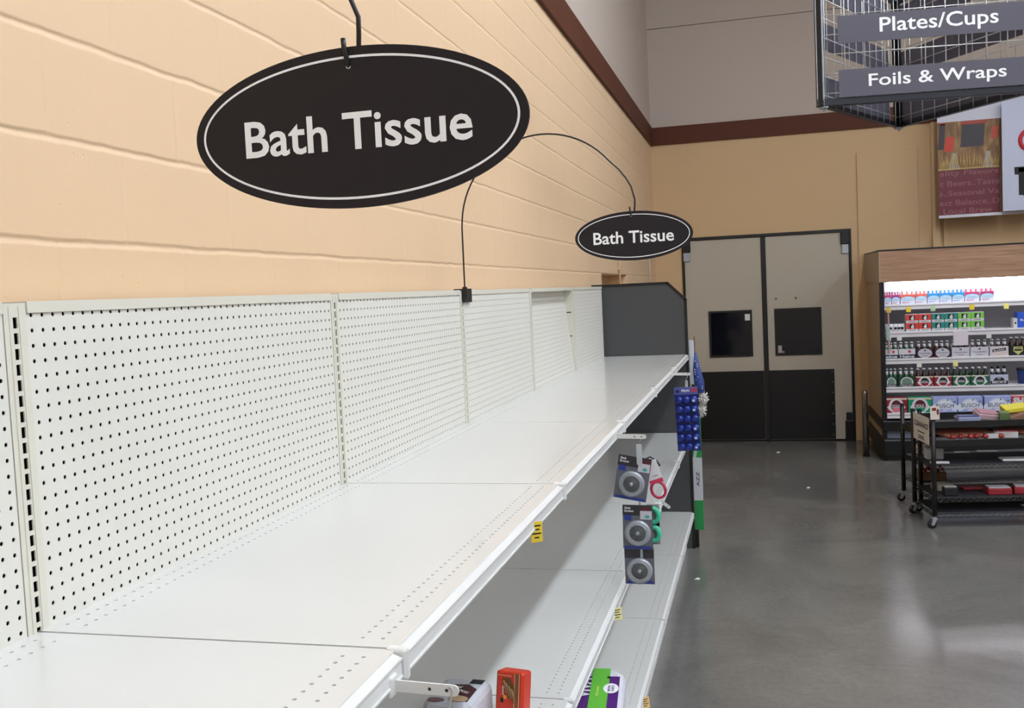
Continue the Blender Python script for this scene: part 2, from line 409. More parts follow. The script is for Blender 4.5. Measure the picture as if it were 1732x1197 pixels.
def panel_mesh():
    m = MB()
    m.box((-.12, 1, 11.2), (0, 47, 56.6), PEG)
    m.perf((0, 1, 56.6), Y, Z, 46, 23, 1, 1, .15, PEG, .06)
    m.box((-.12, 1, 79.6), (0, 47, ZP-.05), PEG)
    m.box((-.3, .9, 11.2), (-.13, 47.1, 79.5), DARKBACK)  # added black sheet: paints the shade seen through the peg holes
    return m.mesh('back_panel')
def rail_mesh():
    m = MB(); m.box((-3.2, 1.05, 79.35), (.14, 46.95, 80), CREAM); m.box((.04, 1.05, 79.25), (.14, 46.95, 79.35), CREAM); return m.mesh('top_rail')
def upright_mesh():
    m = MB(); w0, w1 = -.95, .95
    # slotted face: slots every inch in a column
    zs = 1.0
    m.box((-.04, w0, 0), (.06, -.19, 79.9), CREAM); m.box((-.04, .19, 0), (.06, w1, 79.9), CREAM)
    k = 0
    z = 0
    while z < 79:
        m.box((-.04, -.19, z), (.06, .19, z+.3), CREAM); z += 1
    m.box((-.04, -.19, 79), (.06, .19, 79.9), CREAM)
    m.box((-3.2, w0, 0), (-3.0, w1, 79.9), CREAM)
    for yy in (w0, w1-.12):
        m.box((-3.0, yy, 0), (-.04, yy+.12, 79.9), CREAM)
    m.box((-.3, -.7, 0), (-.16, .7, 79.8), DARKBACK)  # added black sheet: paints the shade inside the slots
    m.box((.06, -.55, 0), (.12, -.3, 79.7), CREAM); m.box((.06, .3, 0), (.12, .55, 79.7), CREAM)
    for zz in (62, 67.5, 73.5): m.box((-2.6, w0-.06, zz), (-.5, w0, zz+.3), DSTEEL)
    return m.mesh('upright')
def kick_mesh():
    m = MB(); m.box((22.4, .2, 0), (22.6, 47.8, 9.7), LIP); m.box((0, .2, 0), (22.4, .4, 9.7), LIP); m.box((0, 47.6, 0), (22.4, 47.8, 9.7), LIP); return m.mesh('kick_plate')
MS = dict(t=shelf_mesh(ZT), m=shelf_mesh(ZM), b=shelf_mesh(ZB, 'base_shelf'), ct=channel_mesh(ZT), cm=channel_mesh(ZM), cb=channel_mesh(ZB),
          bt=[bracket_mesh(ZT, q) for q in (0, 1)], bm=[bracket_mesh(ZM, q) for q in (0, 1)], kt=clip_mesh(ZT), km=clip_mesh(ZM), p=panel_mesh(), r=rail_mesh(), u=upright_mesh(), k=kick_mesh())
BL = ['bay of empty white gondola shelving nearest the camera, cut off by the left edge',
      'second bay of empty white shelving, pegboard behind the large oval sign',
      'third bay of empty white shelving, its right upright carrying the black sign clip',
      'fourth bay of empty white shelving, just beyond the black sign clip',
      'bay of empty white shelving with a pegboard leaning back behind its uprights',
      'last bay of empty white shelving against the charcoal end panel']
for i in range(6):
    t = thing('gondola_shelving', BL[i], 'shelving', (0, -48+48*i, 0), group=GRP)
    link('upright', MS['u'], t)
    if i == 4:
        link('back_panel', MS['p'], t, (-.02, 0, 0)).rotation_euler = (0, 0, 0)
        o = kids(t)[-1]
        # the loose panel leans back: turn it about its foot at the top shelf
        a = math.atan2(2.3, 21.3); M = Matrix.Translation(Vector((0, 0, ZT))*I) @ Matrix.Rotation(-a, 4, 'Y') @ Matrix.Translation(-Vector((0, 0, ZT))*I)
        # only its upper part is free, so build it as its own mesh
        C.objects.unlink(o); bpy.data.objects.remove(o)
        m = MB(); m.perf((0, 1, ZT-.1), Y, Z, 46, 21, 1, 1, .15, PEG, .06); m.box((-.3, .9, ZT-.1), (-.13, 47, 79.5), DARKBACK)  # black sheet behind paints the shade in the holes here too
        o = link('back_panel', m.mesh('back_panel'), t); o.matrix_local = M
        o['label'] = 'loose pegboard panel leaning back'
        MB().box((-.12, 1, 11.2), (0, 47, ZT-1.3), PEG).build('lower_back_panel', t)
    else:
        link('back_panel', MS['p'], t)
    link('top_rail', MS['r'], t)
    for a, c, b, k in (('t', 'ct', 'bt', 'kt'), ('m', 'cm', 'bm', 'km')):
        s_ = link('shelf', MS[a], t); link('price_channel', MS[c], s_); [link('shelf_bracket', q, s_) for q in MS[b]]; link('channel_end_cap', MS[k], s_)
    s_ = link('base_shelf', MS['b'], t); link('price_channel', MS['cb'], s_)
    link('kick_plate', MS['k'], t)
t = thing('gondola_end_panel', 'charcoal end panel with black edging and clipped corner closing the shelf run', 'end panel', (0, 240, 0))
poly = [(-3.2, 0), (25.0, 0), (25.0, 75), (19.6, ZP+.3), (-3.2, ZP+.3)]
MB().prism([(x if x < 0 else x-.25, z) for x, z in poly], .1, 1.2, ENDP).build('panel', t)
m = MB()
def edge(a, b, wd=.8):
    a, b = Vector((a[0], 0, a[1])), Vector((b[0], 0, b[1])); d = (b-a).normalized(); n = Vector((d.z, 0, -d.x))
    p = [a, b, b+n*wd, a+n*wd]
    vs = [q+Vector((0, -.02, 0)) for q in p]+[q+Vector((0, 1.3, 0)) for q in p]
    m.add(vs, [(0, 1, 2, 3), (7, 6, 5, 4), (0, 4, 5, 1), (1, 5, 6, 2), (2, 6, 7, 3), (3, 7, 4, 0)], BLACK)
edge((25.1, 75.2), (25.1, 0)); edge((19.7, ZP+.5), (25.1, 75.2)); edge((-3.2, ZP+.5), (19.7, ZP+.5))
m.build('edge_trim', t)

# price tags on the gondola
def price_tag(x, y, z, label, w_=1.25, h=1.9, c=YEL, rz=0, rx=0, group=None, facing='X', words=True):
    t = tag(MB().build('price_tag', None, (x, y, z), (0, rx, rz)), label, 'price tag', group)
    bpy.data.objects.remove(t)
    m = MB()
    if facing == 'X':
        u, v = Y, Z; m.box((0, -w_/2, -h), (.05, w_/2, 0), c); n0 = (.05, 0, -h/2)
    else:
        u, v = X, Z; m.box((-w_/2, 0, -h), (w_/2, .05, 0), c); n0 = (0, 0, -h/2)
    if words:
        for k, q in ((.30, .7), (.12, .5), (-.08, .75), (-.28, .4)):
            rect(m, (n0[0], n0[1], n0[2]+k*h), u, v, w_*q, h*.07, INK, .01)
    o = m.build('price_tag', None, (x, y, z), (0, rx, rz))
    return tag(o, label, 'price tag', group)
PT = 'shelf price tags on the white gondola'
o = price_tag(25.25, 34, 58.0, 'yellow price tag hanging from the top shelf edge', 1.15, 1.9, YEL, -55, group=PT)
price_tag(25.25, 79.5, 34.9, 'small yellow and white tag on the middle shelf edge', 1.6, 1.7, col(222, 214, 150), -55, -12, group=PT)
price_tag(25.25, 106, 10.9, 'small orange and white tag on the lowest shelf edge', 1.7, 1.8, col(232, 196, 130), -55, -12, group=PT)

# arms that carry the hanging strips
def arm(y, z, label, ln=4.4, x=25.1, tilt=1.5, rz=0):
    t = thing('display_arm', label, 'display arm', (x, y, z), (0, tilt, rz), group='white plastic arms clipped to the shelf edges')
    m = MB(); n = 8
    pts = [(0, -.32), (ln-.3, -.32)]+[(ln-.3+.3*math.sin(a*math.pi/2/n)*1, -.32+.3-.3*math.cos(a*math.pi/2/n)) for a in range(1, n+1)]
    pts += [(ln-.3+.3*math.cos(a*math.pi/2/n), .02+.3*math.sin(a*math.pi/2/n)) for a in range(1, n+1)]+[(0, .34)]
    m.prism(pts, -.06, .06, LIP)
    for hx_ in (ln-1.7, ln-.7): m.lathe([(.1, -.065), (.1, .065)], DSTEEL, M=Matrix.Translation((hx_, 0, 0)) @ Matrix.Rotation(math.pi/2, 4, 'X'), n=10)
    m.build('arm_blade', t)
    m = MB(); m.box((-.3, -.5, -.6), (.15, .5, .6), LIP, bev=.12); m.build('clip', t)
    return t
arm(-2, 57.35, 'white arm with a wire hook sticking out near the bottom left of the shelving', 3.9)
arm(87, 57.75, 'white arm holding the strip of sink strainers')
arm(182, 58.1, 'white arm holding the strip of blue scrubbers, farthest along')
arm(147, 34.9, 'short bare white arm on the middle shelf edge', 2.2, tilt=38)

def hook(x, y, z, label, dz=2.4):
    m = MB(); m.tube([(0, 0, .12), (.14, 0, .2), (.2, 0, 0), (.1, 0, -.5), (-.05, 0, -1), (.02, 0, -dz+.3), (.2, 0, -dz), (.4, 0, -dz+.2)], .05, WIRE, 6)
    return tag(m.build('wire_hook', None, (x, y, z)), label, 'hook')
hook(28.45, -2.1, 57.3, 'bent wire hook through the hole of the nearest white arm', 4)

# strip of sink strainers
def strainer(xc, zc, y, w_, h, rot, label, tint, art=True):
    t = thing('sink_strainer', label, 'sink strainer', (xc, y, zc), (0, rot, 0), group='carded sink strainers on the hanging strip')
    g = col(104, 104, 114); m = MB(); m.box((-w_/2, 0, -h/2), (w_/2, .06, h/2), g); bl = col(40, 62, 150)
    rect(m, (0, 0, h/2-.8), X, Z, w_, 1.55, col(52, 50, 56), .005)
    if art:
        text(m, 'Sink', (-w_/2+.75, 0, h/2-.45), X, Z, .9, SWHITE, .35, lift=.015); text(m, 'Strainer', (-w_/2+.95, 0, h/2-.88), X, Z, 1.4, SWHITE, .32, lift=.015)
        rect(m, (-w_/2+.75, 0, h/2-1.9), X, Z, 1, .8, bl, .01)
        rect(m, (w_/2-.95, 0, h/2-1.25), X, Z, 1.7, 1.7, col(208, 205, 214), .01); rect(m, (w_/2-.95, 0, h/2-.6), X, Z, 1.7, .5, col(92, 40, 46), .012)
        disc(m, (w_/2-.8, 0, h/2-1.7), X, Z, .35, .25, col(70, 178, 180), .014, 12)
    rect(m, (0, 0, -h/2+.25), X, Z, w_*.9, .4, bl, .01)
    m.build('card', t)
    m = MB(); zc_ = -h*.13
    Mx = Matrix.Translation((0, -.05, zc_)) @ Matrix.Rotation(math.pi/2, 4, 'X')
    m.lathe([(1.9, 0), (1.85, .25), (1.55, .42), (1.3, .3)], STEEL, M=Mx, n=28); m.lathe([(1.3, .3), (1.15, .16), (.6, .1), (.01, .1)], tint, M=Mx, n=24)
    m.tube([(1.3*math.cos(a*math.pi/12), -.4, zc_+1.3*math.sin(a*math.pi/12)) for a in range(24)], .1, STEEL, 6, closed=True)
    m.lathe([(.3, .1), (.3, .5), (.15, .6)], STEEL, M=Mx, n=12)
    m.build('strainer_basket', t)
    m = MB(); m.lathe([(1.98, 0), (1.98, .35), (1.6, .62), (.02, .66)], mat('clear_blister', (220, 225, 230), .08, trans=.0, alpha=.16), M=Mx, n=28); m.build('blister', t)
    return t
st1 = mat('strainer_rose', (150, 110, 118), .3, .7); st2 = mat('strainer_green', (120, 145, 138), .3, .7); st3 = mat('strainer_steel', (150, 150, 150), .3, .8)
strainer(27.25, 51.6, 87, 4.8, 6.4, 10, 'carded sink strainer hanging tilted at the top of the strip', st1)
strainer(27.75, 44.4, 87.1, 4.35, 6.5, 1, 'carded sink strainer in the middle of the strip, below the tilted one', st2)
strainer(27.75, 38.6, 87.4, 4.3, 5.4, 0, 'lowest carded sink strainer on the strip', st3, False)
m = MB(); m.tube([(28.7, 87, 57.6), (28.75, 87, 57.2), (28.4, 87.02, 56.9)], .05, WIRE, 6)
m.box((28.0, 86.85, 53.6), (28.8, 86.92, 56.6), mat('clear_strip', (215, 222, 228), .1, alpha=.55), bev=.0); m.box((27.95, 87.3, 36), (28.3, 87.4, 54), mat('clear_strip', (215, 222, 228), .1))
tag(m.build('hanging_clip_strip'), 'clear plastic clip strip carrying the sink strainers under the white arm', 'clip strip')
# goods clipped to the back of the same strip
def ringgood(x, y, z, c1, label, r=1.1):
    t = thing('carded_scrub_ring', label, 'kitchen gadget', (x, y, z))
    m = MB(); m.tube([(r*math.cos(a*math.pi/12), 0, r*math.sin(a*math.pi/12)*1.25) for a in range(24)], .38, c1, 8, closed=True); m.build('ring', t)
    m = MB(); m.box((-.9, .3, -1.6), (.9, .36, 1.6), col(150, 152, 150)); m.build('card', t); return t
ringgood(29.9, 88, 45.9, col(60, 190, 150), 'upper green plastic ring sticking out behind the middle strainer', .8)
ringgood(29.9, 88, 43.2, col(66, 196, 158), 'lower green plastic ring sticking out behind the middle strainer', .8)
t = thing('carded_brush', 'white and pink carded item behind the tilted strainer', 'kitchen gadget', (30.2, 88, 52.2), (0, -18, 0))
m = MB(); m.box((-1, 0, -1.6), (1, .07, 1.8), col(232, 230, 236)); rect(m, (0, 0, -1.3), X, Z, 2, .6, col(214, 60, 96), .01); text(m, 'CORD', (.1, 0, -.5), X, Z, .8, INK, .2, lift=.012)
m.build('card', t)
m = MB(); m.tube([(-.2+1.0*math.cos(a*math.pi/10), .3, -2.6+1.2*math.sin(a*math.pi/10)) for a in range(20)], .22, col(190, 50, 84), 8, closed=True); m.build('pink_loop', t); m = MB(); m.tube([(-.6, .3, 2.2), (.3, .3, 2.3), (1.0, .3, 1.5), (1.2, .3, .6)], .12, INK, 6); m.build('black_cord', t)

# strip of blue scrubbers
BLUE = col(26, 48, 140, .3); BLU2 = col(18, 34, 116, .3)
t = thing('scrubber_strip', 'blister strip of round blue scrubbers hanging from the farthest arm', 'scrubber pack', (28.45, 182, 47.2), (0, -1.5, 0))
m = MB(); m.box((-2.75, 0, -7.7), (2.75, .15, 6), BLU2); m.box((-2.8, -.1, 5.9), (2.8, .15, 7.7), col(86, 92, 160))
rect(m, (1.9, -.1, 6.9), X, Z, 1.5, .9, col(170, 60, 90), .01); text(m, 'Magic', (-.1, -.1, 6.8), X, Z, 1.9, SWHITE, .8, lift=.02); disc(m, (-2, -.1, 6.7), X, Z, .45, .4, col(24, 30, 90), .012, 12)
m.build('backing_card', t)
for r_ in range(6):
    m = MB()
    for c_ in range(3):
        Mx = Matrix.Translation((-1.75+1.75*c_, 0, 4.6-2.25*r_)) @ Matrix.Rotation(math.pi/2, 4, 'X')
        m.lathe([(.98, 0), (.95, .5), (.75, .85), (.3, 1), (.02, 1.02)], BLUE, M=Mx, n=16)
    if r_ != 2: rect(m, (1.75, -1.05, 4.5-2.25*r_), X, Z, .6, .55, col(200, 210, 240), .01)
    m.build('scrubber_row', t)
m = MB(); m.tube([(28.6, 182, 57.7), (28.8, 182, 57.4), (28.5, 182, 56.8), (28.5, 182, 56.2)], .06, WIRE, 6); m.box((28.15, 181.95, 54.8), (28.85, 182, 56.5), MATS['clear_strip'])
tag(m.build('hanging_clip'), 'clear hanging clip above the strip of blue scrubbers', 'clip strip')

# goods on the far side of the end panel
t = thing('boxed_mop', 'tall white box with a brown edge beside the end panel', 'box', (25.3, 241.3, 49.5))
m = MB(); m.box((-.1, 0, 0), (1.35, 2, 13.2), col(212, 218, 230), bev=.1); m.box((1.35, .2, 0), (1.6, 2, 14.2), col(120, 84, 66)); m.build('carton', t)
t = thing('scrub_brush', 'blue patterned cloth duster with white fluffy ends beside the shelf end', 'duster', (27.0, 241.5, 39))
m = MB(); m.tube([(0, 0, 20), (.3, 0, 15), (.9, 0, 11), (1.3, 0, 8)], .5, col(56, 78, 150), 10, radii=[.3, 1.1, 1.5, 1.1]); m.build('cloth', t)
m = MB()
for (a, b, c_) in [(random.uniform(-.5, 1.3)+.1*(17-q), q, random.uniform(.2, .4)) for q in (17.5, 16.6, 15.9, 15, 14.3, 13.6, 12.8, 12, 11.3, 10.6, 10, 9.4)]: m.lathe([(.01, -c_), (c_, 0), (.01, c_)], col(208, 212, 232), (a-.1, -1.05, b), 8)
m.build('pattern_patch', t)
m = MB()
for k in range(3):
    pass
for (cx_, cz_) in ((1.9, 6.2), (1.2, 2.6)):
    for k in range(90):
        a = random.uniform(0, 2*math.pi); b = math.acos(random.uniform(-1, 1)); d = Vector((math.sin(b)*math.cos(a), math.sin(b)*math.sin(a), math.cos(b)*1.2))
        m.tube([Vector((cx_, 0, cz_)), Vector((cx_, 0, cz_))+d*random.uniform(1.4, 2.1)], .16, PAPER, 5, radii=[.3, .08])
    m.tube([(.3+cx_*.3, 0, cz_+6), (cx_, 0, cz_)], .15, PAPER, 6)
m.build('fluffy_end', t)
t = thing('broom_box', 'tall green and white carton standing low beside the end panel', 'box', (26.4, 241.4, 5.4))
m = MB(); G = col(40, 150, 78)
m.box((-1.2, 0, 0), (1.4, 1.6, 9), G, bev=.1); m.box((-1.2, 0, 9), (1.4, 1.6, 22), col(206, 210, 214)); m.box((-1.1, 0, 22), (1.4, 1.6, 34), G)
text(m, 'AZZ', (-.2+.3, 0, 15.5), (0, 0, 1), (-1, 0, 0), 4.5, col(50, 60, 80), .9, lift=.03)
m.add([(-1.1, -.02, 22), (-.2, -.02, 22), (.9, -.02, 29), (.2, -.02, 29)], [(0, 1, 2, 3)], col(190, 205, 196)); m.build('carton', t)
m = MB(); m.box((24.2, 241.3, 0), (26.2, 243.2, 5.3), BLACK, bev=.2)
tag(m.build('floor_bracket'), 'small black foot under the green and white carton', 'bracket')

# packs left on the middle and lowest shelf
t = thing('biscuit_pack', 'red pack with a picture of brown biscuits standing on the middle shelf', 'food pack', (18.2, 41.0, ZM+.05), (-12, 0, -10))
RED = col(206, 58, 34, .35); m = MB(); m.box((0, 0, 0), (3.1, 2.2, 5.35), RED, bev=.25); m.build('pack', t)
m = MB(); c0 = (1.35, -.02, 4)
m.box((2.35, -.05, .1), (2.8, 0, 6.95), col(134, 84, 44)); rect(m, (2.3, -.02, 3.5), X, Z, .06, 6.8, col(235, 205, 170), .02); rect(m, (2.85, -.02, 3.5), X, Z, .06, 6.8, col(235, 205, 170), .02)
text(m, 'SNACKS', (1.1, -.02, 6.55), X, Z, 1.6, col(245, 190, 150), .16, lift=.03)
m.add([(.8, -.04, 6.2), (1.75, -.04, 6.3), (2.3, -.04, 5.2), (2.3, -.04, 3.5), (1.7, -.04, 3.6)], [(4, 3, 2, 1, 0)], col(110, 72, 40)); o = m.build('front_print', t); o.scale = (.925, 1, .75)
m = MB()
for k in range(4):
    a = Vector((1.0+.32*k, -.16, 5.95-.35*k)); m.tube([a, a+Vector((.28, 0, -.8)), a+Vector((.45, 0, -1.7))], .13, col(146, 112, 72), 6)
m.build('biscuit_picture', t).scale = (.925, 1, .75)
m = MB(); rect(m, (.85, -.03, 3.3), X, Z, .35, .6, INK, .03); rect(m, (1.2, -.03, 3.75), X, Z, .4, .5, col(232, 160, 40), .03); text(m, 'crunchy', (.95, -.03, 4.6), (0, 0, 1), (-1, 0, 0), 1.2, SWHITE, .3, lift=.03); m.build('lettering', t).scale = (.925, 1, .75)
t = thing('cookie_bag', 'white and dark brown bag of treats lying behind the hooked arm', 'food pack', (15.1, 39.9, ZM+.02), (0, 0, -4))
m = MB(); m.box((-2.9, -3.6, 0), (2.4, 3.5, 3.8), col(196, 198, 206, .3), bev=.7); m.build('bag', t)
m = MB(); BR = col(72, 28, 34)
m.add([(-2.2, -.2, 3.82), (-1.6, 1.3, 3.82), (.4, 1.6, 3.82), (1.6, .6, 3.82), (1.7, -2.6, 3.82), (.2, -1.0, 3.82), (-1.2, -1.3, 3.82)], [tuple(range(6, -1, -1))], BR)
rect(m, (1.0, 2.4, 3.8), X, Y, 1.4, 1.1, INK, .03); text(m, 'mini', (-.6, .7, 3.84), X, Y, 1.2, SWHITE, .5, lift=.03, ital=.3); text(m, 'COOKIES', (.1, -.1, 3.84), (.9, -.4, 0), (.4, .9, 0), 2.2, SWHITE, .45, lift=.03)
disc(m, (.6, -2, 3.82), X, Y, 1, .7, col(202, 170, 134), .04, 14); disc(m, (-1.6, -2.6, 3.82), X, Y, .9, .5, col(120, 90, 90), .03, 14)
m.build('bag_print', t)
PUR = col(86, 24, 124, .3)
t = thing('paper_towel_pack', 'purple, green and white plastic-wrapped paper towel pack on the lowest shelf', 'paper towels', (19.0, 90.5, ZB), (0, 0, 5.5))
m = MB()
for k in range(3):
    cx_ = -4.6+3.4*k
    Mx = Matrix.Translation((cx_, -12, 2.9)) @ Matrix.Rotation(-math.pi/2, 4, 'X')
    m.lathe([(.8, 0), (2.3, .0), (2.75, .5), (2.8, 6), (2.8, 18), (2.8, 23.5), (2.3, 24.2), (.8, 24.2)], col(226, 226, 236, .3), M=Mx, n=24)
m.box((-7.2, -11.6, .3), (5.0, 11.6, 5.6), col(226, 226, 236, .3), bev=1.2); m.build('wrapped_rolls', t)
m = MB(); m.box((-7.0, -11.4, 5.5), (4.2, 8.6, 5.72), PUR); m.box((4.0, -11.0, 2), (5.06, 8, 5.2), col(226, 226, 236, .3)); m.build('purple_wrap', t)
m = MB(); m.box((-.2, -11.5, 5.7), (2.6, 11.6, 5.82), col(104, 196, 62)); disc(m, (2.5, 7.9, 5.74), X, Y, .35, .5, INK, .1, 12); m.build('green_stripe', t)
m = MB(); text(m, 'VIVA', (-1.2, 4.0, 5.72), Y, (-1, 0, 0), 7.5, SWHITE, 2.0, bold=.03, lift=.06); text(m, 'choose', (.9, 2.5, 5.83), Y, (-1, 0, 0), 3.6, col(220, 240, 120), .5, lift=.03)
m.build('lettering', t); m = MB(); disc(m, (3.0, 3.6, 5.72), X, Y, 1.2, 1.9, SWHITE, .13, 20); text(m, 'MORE', (2.7, 3.6, 5.86), Y, (-1, 0, 0), 2.2, PUR, .4, lift=.02); text(m, 'SHEETS', (3.3, 3.6, 5.86), Y, (-1, 0, 0), 2.2, PUR, .4, lift=.02)
m.build('round_badge', t)

# ================================================================== OVAL AISLE SIGNS
def oval_sign(y, sx, zc, B, label, holder_label):
    t = thing('aisle_sign', label, 'sign', (27.65+sx, y, zc), group='oval signs over the shelving')
    A = 8.93; n = 96
    m = MB(); ring = [(A*math.cos(2*math.pi*k/n), B*math.sin(2*math.pi*k/n)) for k in range(n)]
    m.prism(ring[::-1], -.09, .09, SIGN); m.build('plaque', t)
    m = MB(); vs = []; fs = []
    for k in range(n):
        a = 2*math.pi*k/n
        for q in (.44, .56): vs.append(((A-q)*math.cos(a), -.1, (B-q)*math.sin(a)))
    for k in range(n): q = (k+1) % n; fs.append((2*k, 2*k+1, 2*q+1, 2*q))
    m.add(vs, fs, SWHITE); m.build('border_line', t)
    m = MB(); text(m, 'Bath Tissue', (.0, -.1, -.17), X, Z, 12.2, SWHITE, 1.86, bold=.016, lift=.02); m.build('lettering', t)
    hz = 90.75+(zc-87.67)
    m = MB(); m.lathe([(.13, -.1), (.13, .1)], SWHITE, M=Matrix.Translation((-.2, 0, hz-zc-.05)) @ Matrix.Rotation(math.pi/2, 4, 'X'), n=12)
    m.build('hole', t)
    s_ = thing('sign_holder', holder_label, 'sign holder', (sx, y, 80), group='black arched sign holders on the shelving')
    m = MB(); R = 13.4; cx_, cz_ = 14.1, 9.9
    pts = [(.6, 0, -1.5), (.62, 0, 3), (.65, 0, cz_)]
    pts += [(cx_-R*math.cos(a*math.pi/36), 0, cz_+R*math.sin(a*math.pi/36)) for a in range(1, 29)]+[(25.9, 0, 17.0), (26.85, 0, 15.7), (27.6, 0, 14.35)]
    h0 = hz-80; hx_ = 27.46
    pts += [(28.1, 0, h0+2.3), (28.05, .06, h0+1.5), (27.95, .17, h0+.7), (27.9, .2, h0-.1), (27.7, .18, h0-.3), (hx_, .1, h0-.15), (hx_, -.08, h0), (hx_-.05, -.16, h0+.35), (hx_-.14, -.2, h0+.9), (hx_-.16, -.2, h0+1.3)]
    m.tube(pts, .13, BLKMET, 8); m.build('arched_rod', s_)
    m = MB(); m.box((.16, -.2, -2.0), (.5, 4.2, .15), BLACK, bev=.08); m.box((-1.2, -.2, .02), (.5, 4.2, .2), BLACK, bev=.05)
    m.box((.3, -.35, -1.4), (.95, .35, .5), BLACK, bev=.1); m.build('clamp', s_)
oval_sign(-6, -1.2, 87.67, 3.98, 'large-looking black oval Bath Tissue sign nearest the camera', 'black arched rod holding the nearest oval sign')
oval_sign(96, 0, 86.95, 3.72, 'smaller-looking black oval Bath Tissue sign farther down the shelving', 'black arched rod clamped to the shelving top, holding the farther oval sign')

# ================================================================== TRIANGULAR CAGE SIGN
P0, P1, P2 = Vector((58.7, 163.2, 0)), Vector((102.5, 168.5, 0)), Vector((80.1, 205.5, 0)); Z0, Z1 = 115, 146
t = thing('cage_sign', 'triangular wire cage sign hanging from the ceiling with grey category boards', 'hanging sign', (80, 180, Z0))
def loc(p, z): return Vector((p.x-80, p.y-180, z-Z0))
for a, b, front in ((P0, P1, 1), (P1, P2, 0), (P2, P0, 0)):
    d = (b-a).normalized(); n = Vector((d.y, -d.x, 0)); L_ = (b-a).length
    m = MB()
    def angle(pa, pb, w_=1.6):   # L-profile frame rail
        pass
    Mx = Matrix((( d.x, n.x*-1, 0, a.x-80), (d.y, n.y*-1, 0, a.y-180), (0, 0, 1, 0), (0, 0, 0, 1)))
    # local: x along the face, y inward, z up
    m.box((.2, 0, 0), (L_-.2, .14, 1.5), DSTEEL, M=Mx); m.box((.2, 0, 0), (L_-.2, 1.3, .14), DSTEEL, M=Mx)
    m.box((.2, 0, Z1-Z0-1.5), (L_-.2, .14, Z1-Z0), DSTEEL, M=Mx)
    m.box((.2, 0, 0), (1.7, .14, Z1-Z0), mat('bright_zinc', (168, 176, 190), .4) if front else DSTEEL, M=Mx); m.box((L_-1.7, 0, 0), (L_-.2, .14, Z1-Z0), DSTEEL, M=Mx)
    m.box((.2, .14, 0), (.34, 1.3, Z1-Z0), BLKMET, M=Mx); m.box((L_-.34, .14, 0), (L_-.2, 1.3, Z1-Z0), BLKMET, M=Mx)
    m.build('face_frame', t)
    m = MB(); x = 2.0
    while x < L_-1: m.tube([(x, .3, .3), (x, .3, Z1-Z0-.3)], .11, WIRE, 6, M=Mx); x += 2.1 if False else 4.0
    z = 2.6
    while z < Z1-Z0: m.tube([(.4, .45, z), (L_-.4, .45, z)], .11, WIRE, 6, M=Mx); z += 4.0
    m.build('wire_mesh', t)
    for bz in (116.5, 127.5, 138.5):
        s_ = MB().box((4.6, -.35, bz-Z0), (L_-1.4, -.15, bz-Z0+5.6), BOARD, M=Mx).build('category_board', t)
        m = MB()
        for xx in (7.5, L_-4.5): m.tube([(xx, -.3, bz-Z0+5.3), (xx, .3, bz-Z0+5.9), (xx, .5, bz-Z0+6.1)], .06, WIRE, 5, M=Mx)
        m.build('board_clip', s_)
        if front:
            words = {116.5: 'Foils & Wraps', 127.5: 'Plates/Cups', 138.5: ''}[bz]
            if bz == 138.5: continue
            wd = {116.5: 27, 127.5: 23.2}[bz]; cx_ = {116.5: 24.0, 127.5: 24.5}[bz]
            m = MB(); c0 = Mx @ Vector((cx_, -.36, bz-Z0+2.75)); text(m, words, c0, d, Z, wd, SWHITE, {116.5: 3.3, 127.5: 3.9}[bz], bold=.012, lift=.03); m.build('lettering', s_)
for p in (P0, P1, P2):
    m = MB()
    q = loc(p, Z0); q2 = q*.93; q2.z = 0; m.box((q2.x-.9, q2.y-.9, -.35), (q2.x+.9, q2.y+.9, .02), STEEL, bev=.1); m.tube([(q2.x, q2.y, -.8), (q2.x, q2.y, -.3)], .25, STEEL, 6)
    m.build('corner_bolt', t)
for p in (P0, P1, P2):
    m = MB(); q = loc(p, Z1); q2 = q*.9; m.tube([(q2.x, q2.y, Z1-Z0-.5), (q2.x, q2.y, CZ-Z0)], .08, WIRE, 6); m.build('hanging_cable', t)

# ================================================================== BANNER ABOVE THE CHILLED CASE
YBN = 430
t = thing('beer_banner', 'printed banner with wheat and maroon lettering hanging above the chilled case', 'banner', (127, YBN, 104.3))
m = MB(); W_ = 25.8
m.box((0, 0, 0), (64, .3, 1.3), col(222, 224, 232)); m.box((0, .05, 1.3), (W_, .3, 21.4), col(112, 40, 52), bev=0); m.box((0, .05, 43.2), (64, .3, 52), col(212, 214, 228))
m.build('banner_sheet', t)
def picture():
    mm = mat('banner_picture', (150, 90, 40), .5); nt = mm.node_tree; L = nt.links; b = nt.nodes['Principled BSDF']
    tc = nt.nodes.new('ShaderNodeTexCoord'); mp = nt.nodes.new('ShaderNodeMapping'); mp.inputs['Scale'].default_value = (9, 1, 1.7); L.new(tc.outputs['Object'], mp.inputs[0])
    n = nt.nodes.new('ShaderNodeTexNoise'); n.inputs['Scale'].default_value = 2.6; n.inputs['Detail'].default_value = 4; n.inputs['Distortion'].default_value = .5; L.new(mp.outputs[0], n.inputs['Vector'])
    r = nt.nodes.new('ShaderNodeValToRGB'); L.new(n.outputs['Fac'], r.inputs[0]); e = r.color_ramp.elements
    e[0].position = .3; e[0].color = lin((104, 72, 50)); e[1].position = .7; e[1].color = lin((178, 146, 96))
    k = e.new(.5); k.color = lin((142, 104, 66)); L.new(r.outputs[0], b.inputs['Base Color']); return mm
m = MB(); m.box((0, .05, 21.5), (W_, .3, 43.2), picture()); m.build('picture_strip', t)
m = MB()   # dark glass shapes and red labels, wheat ears
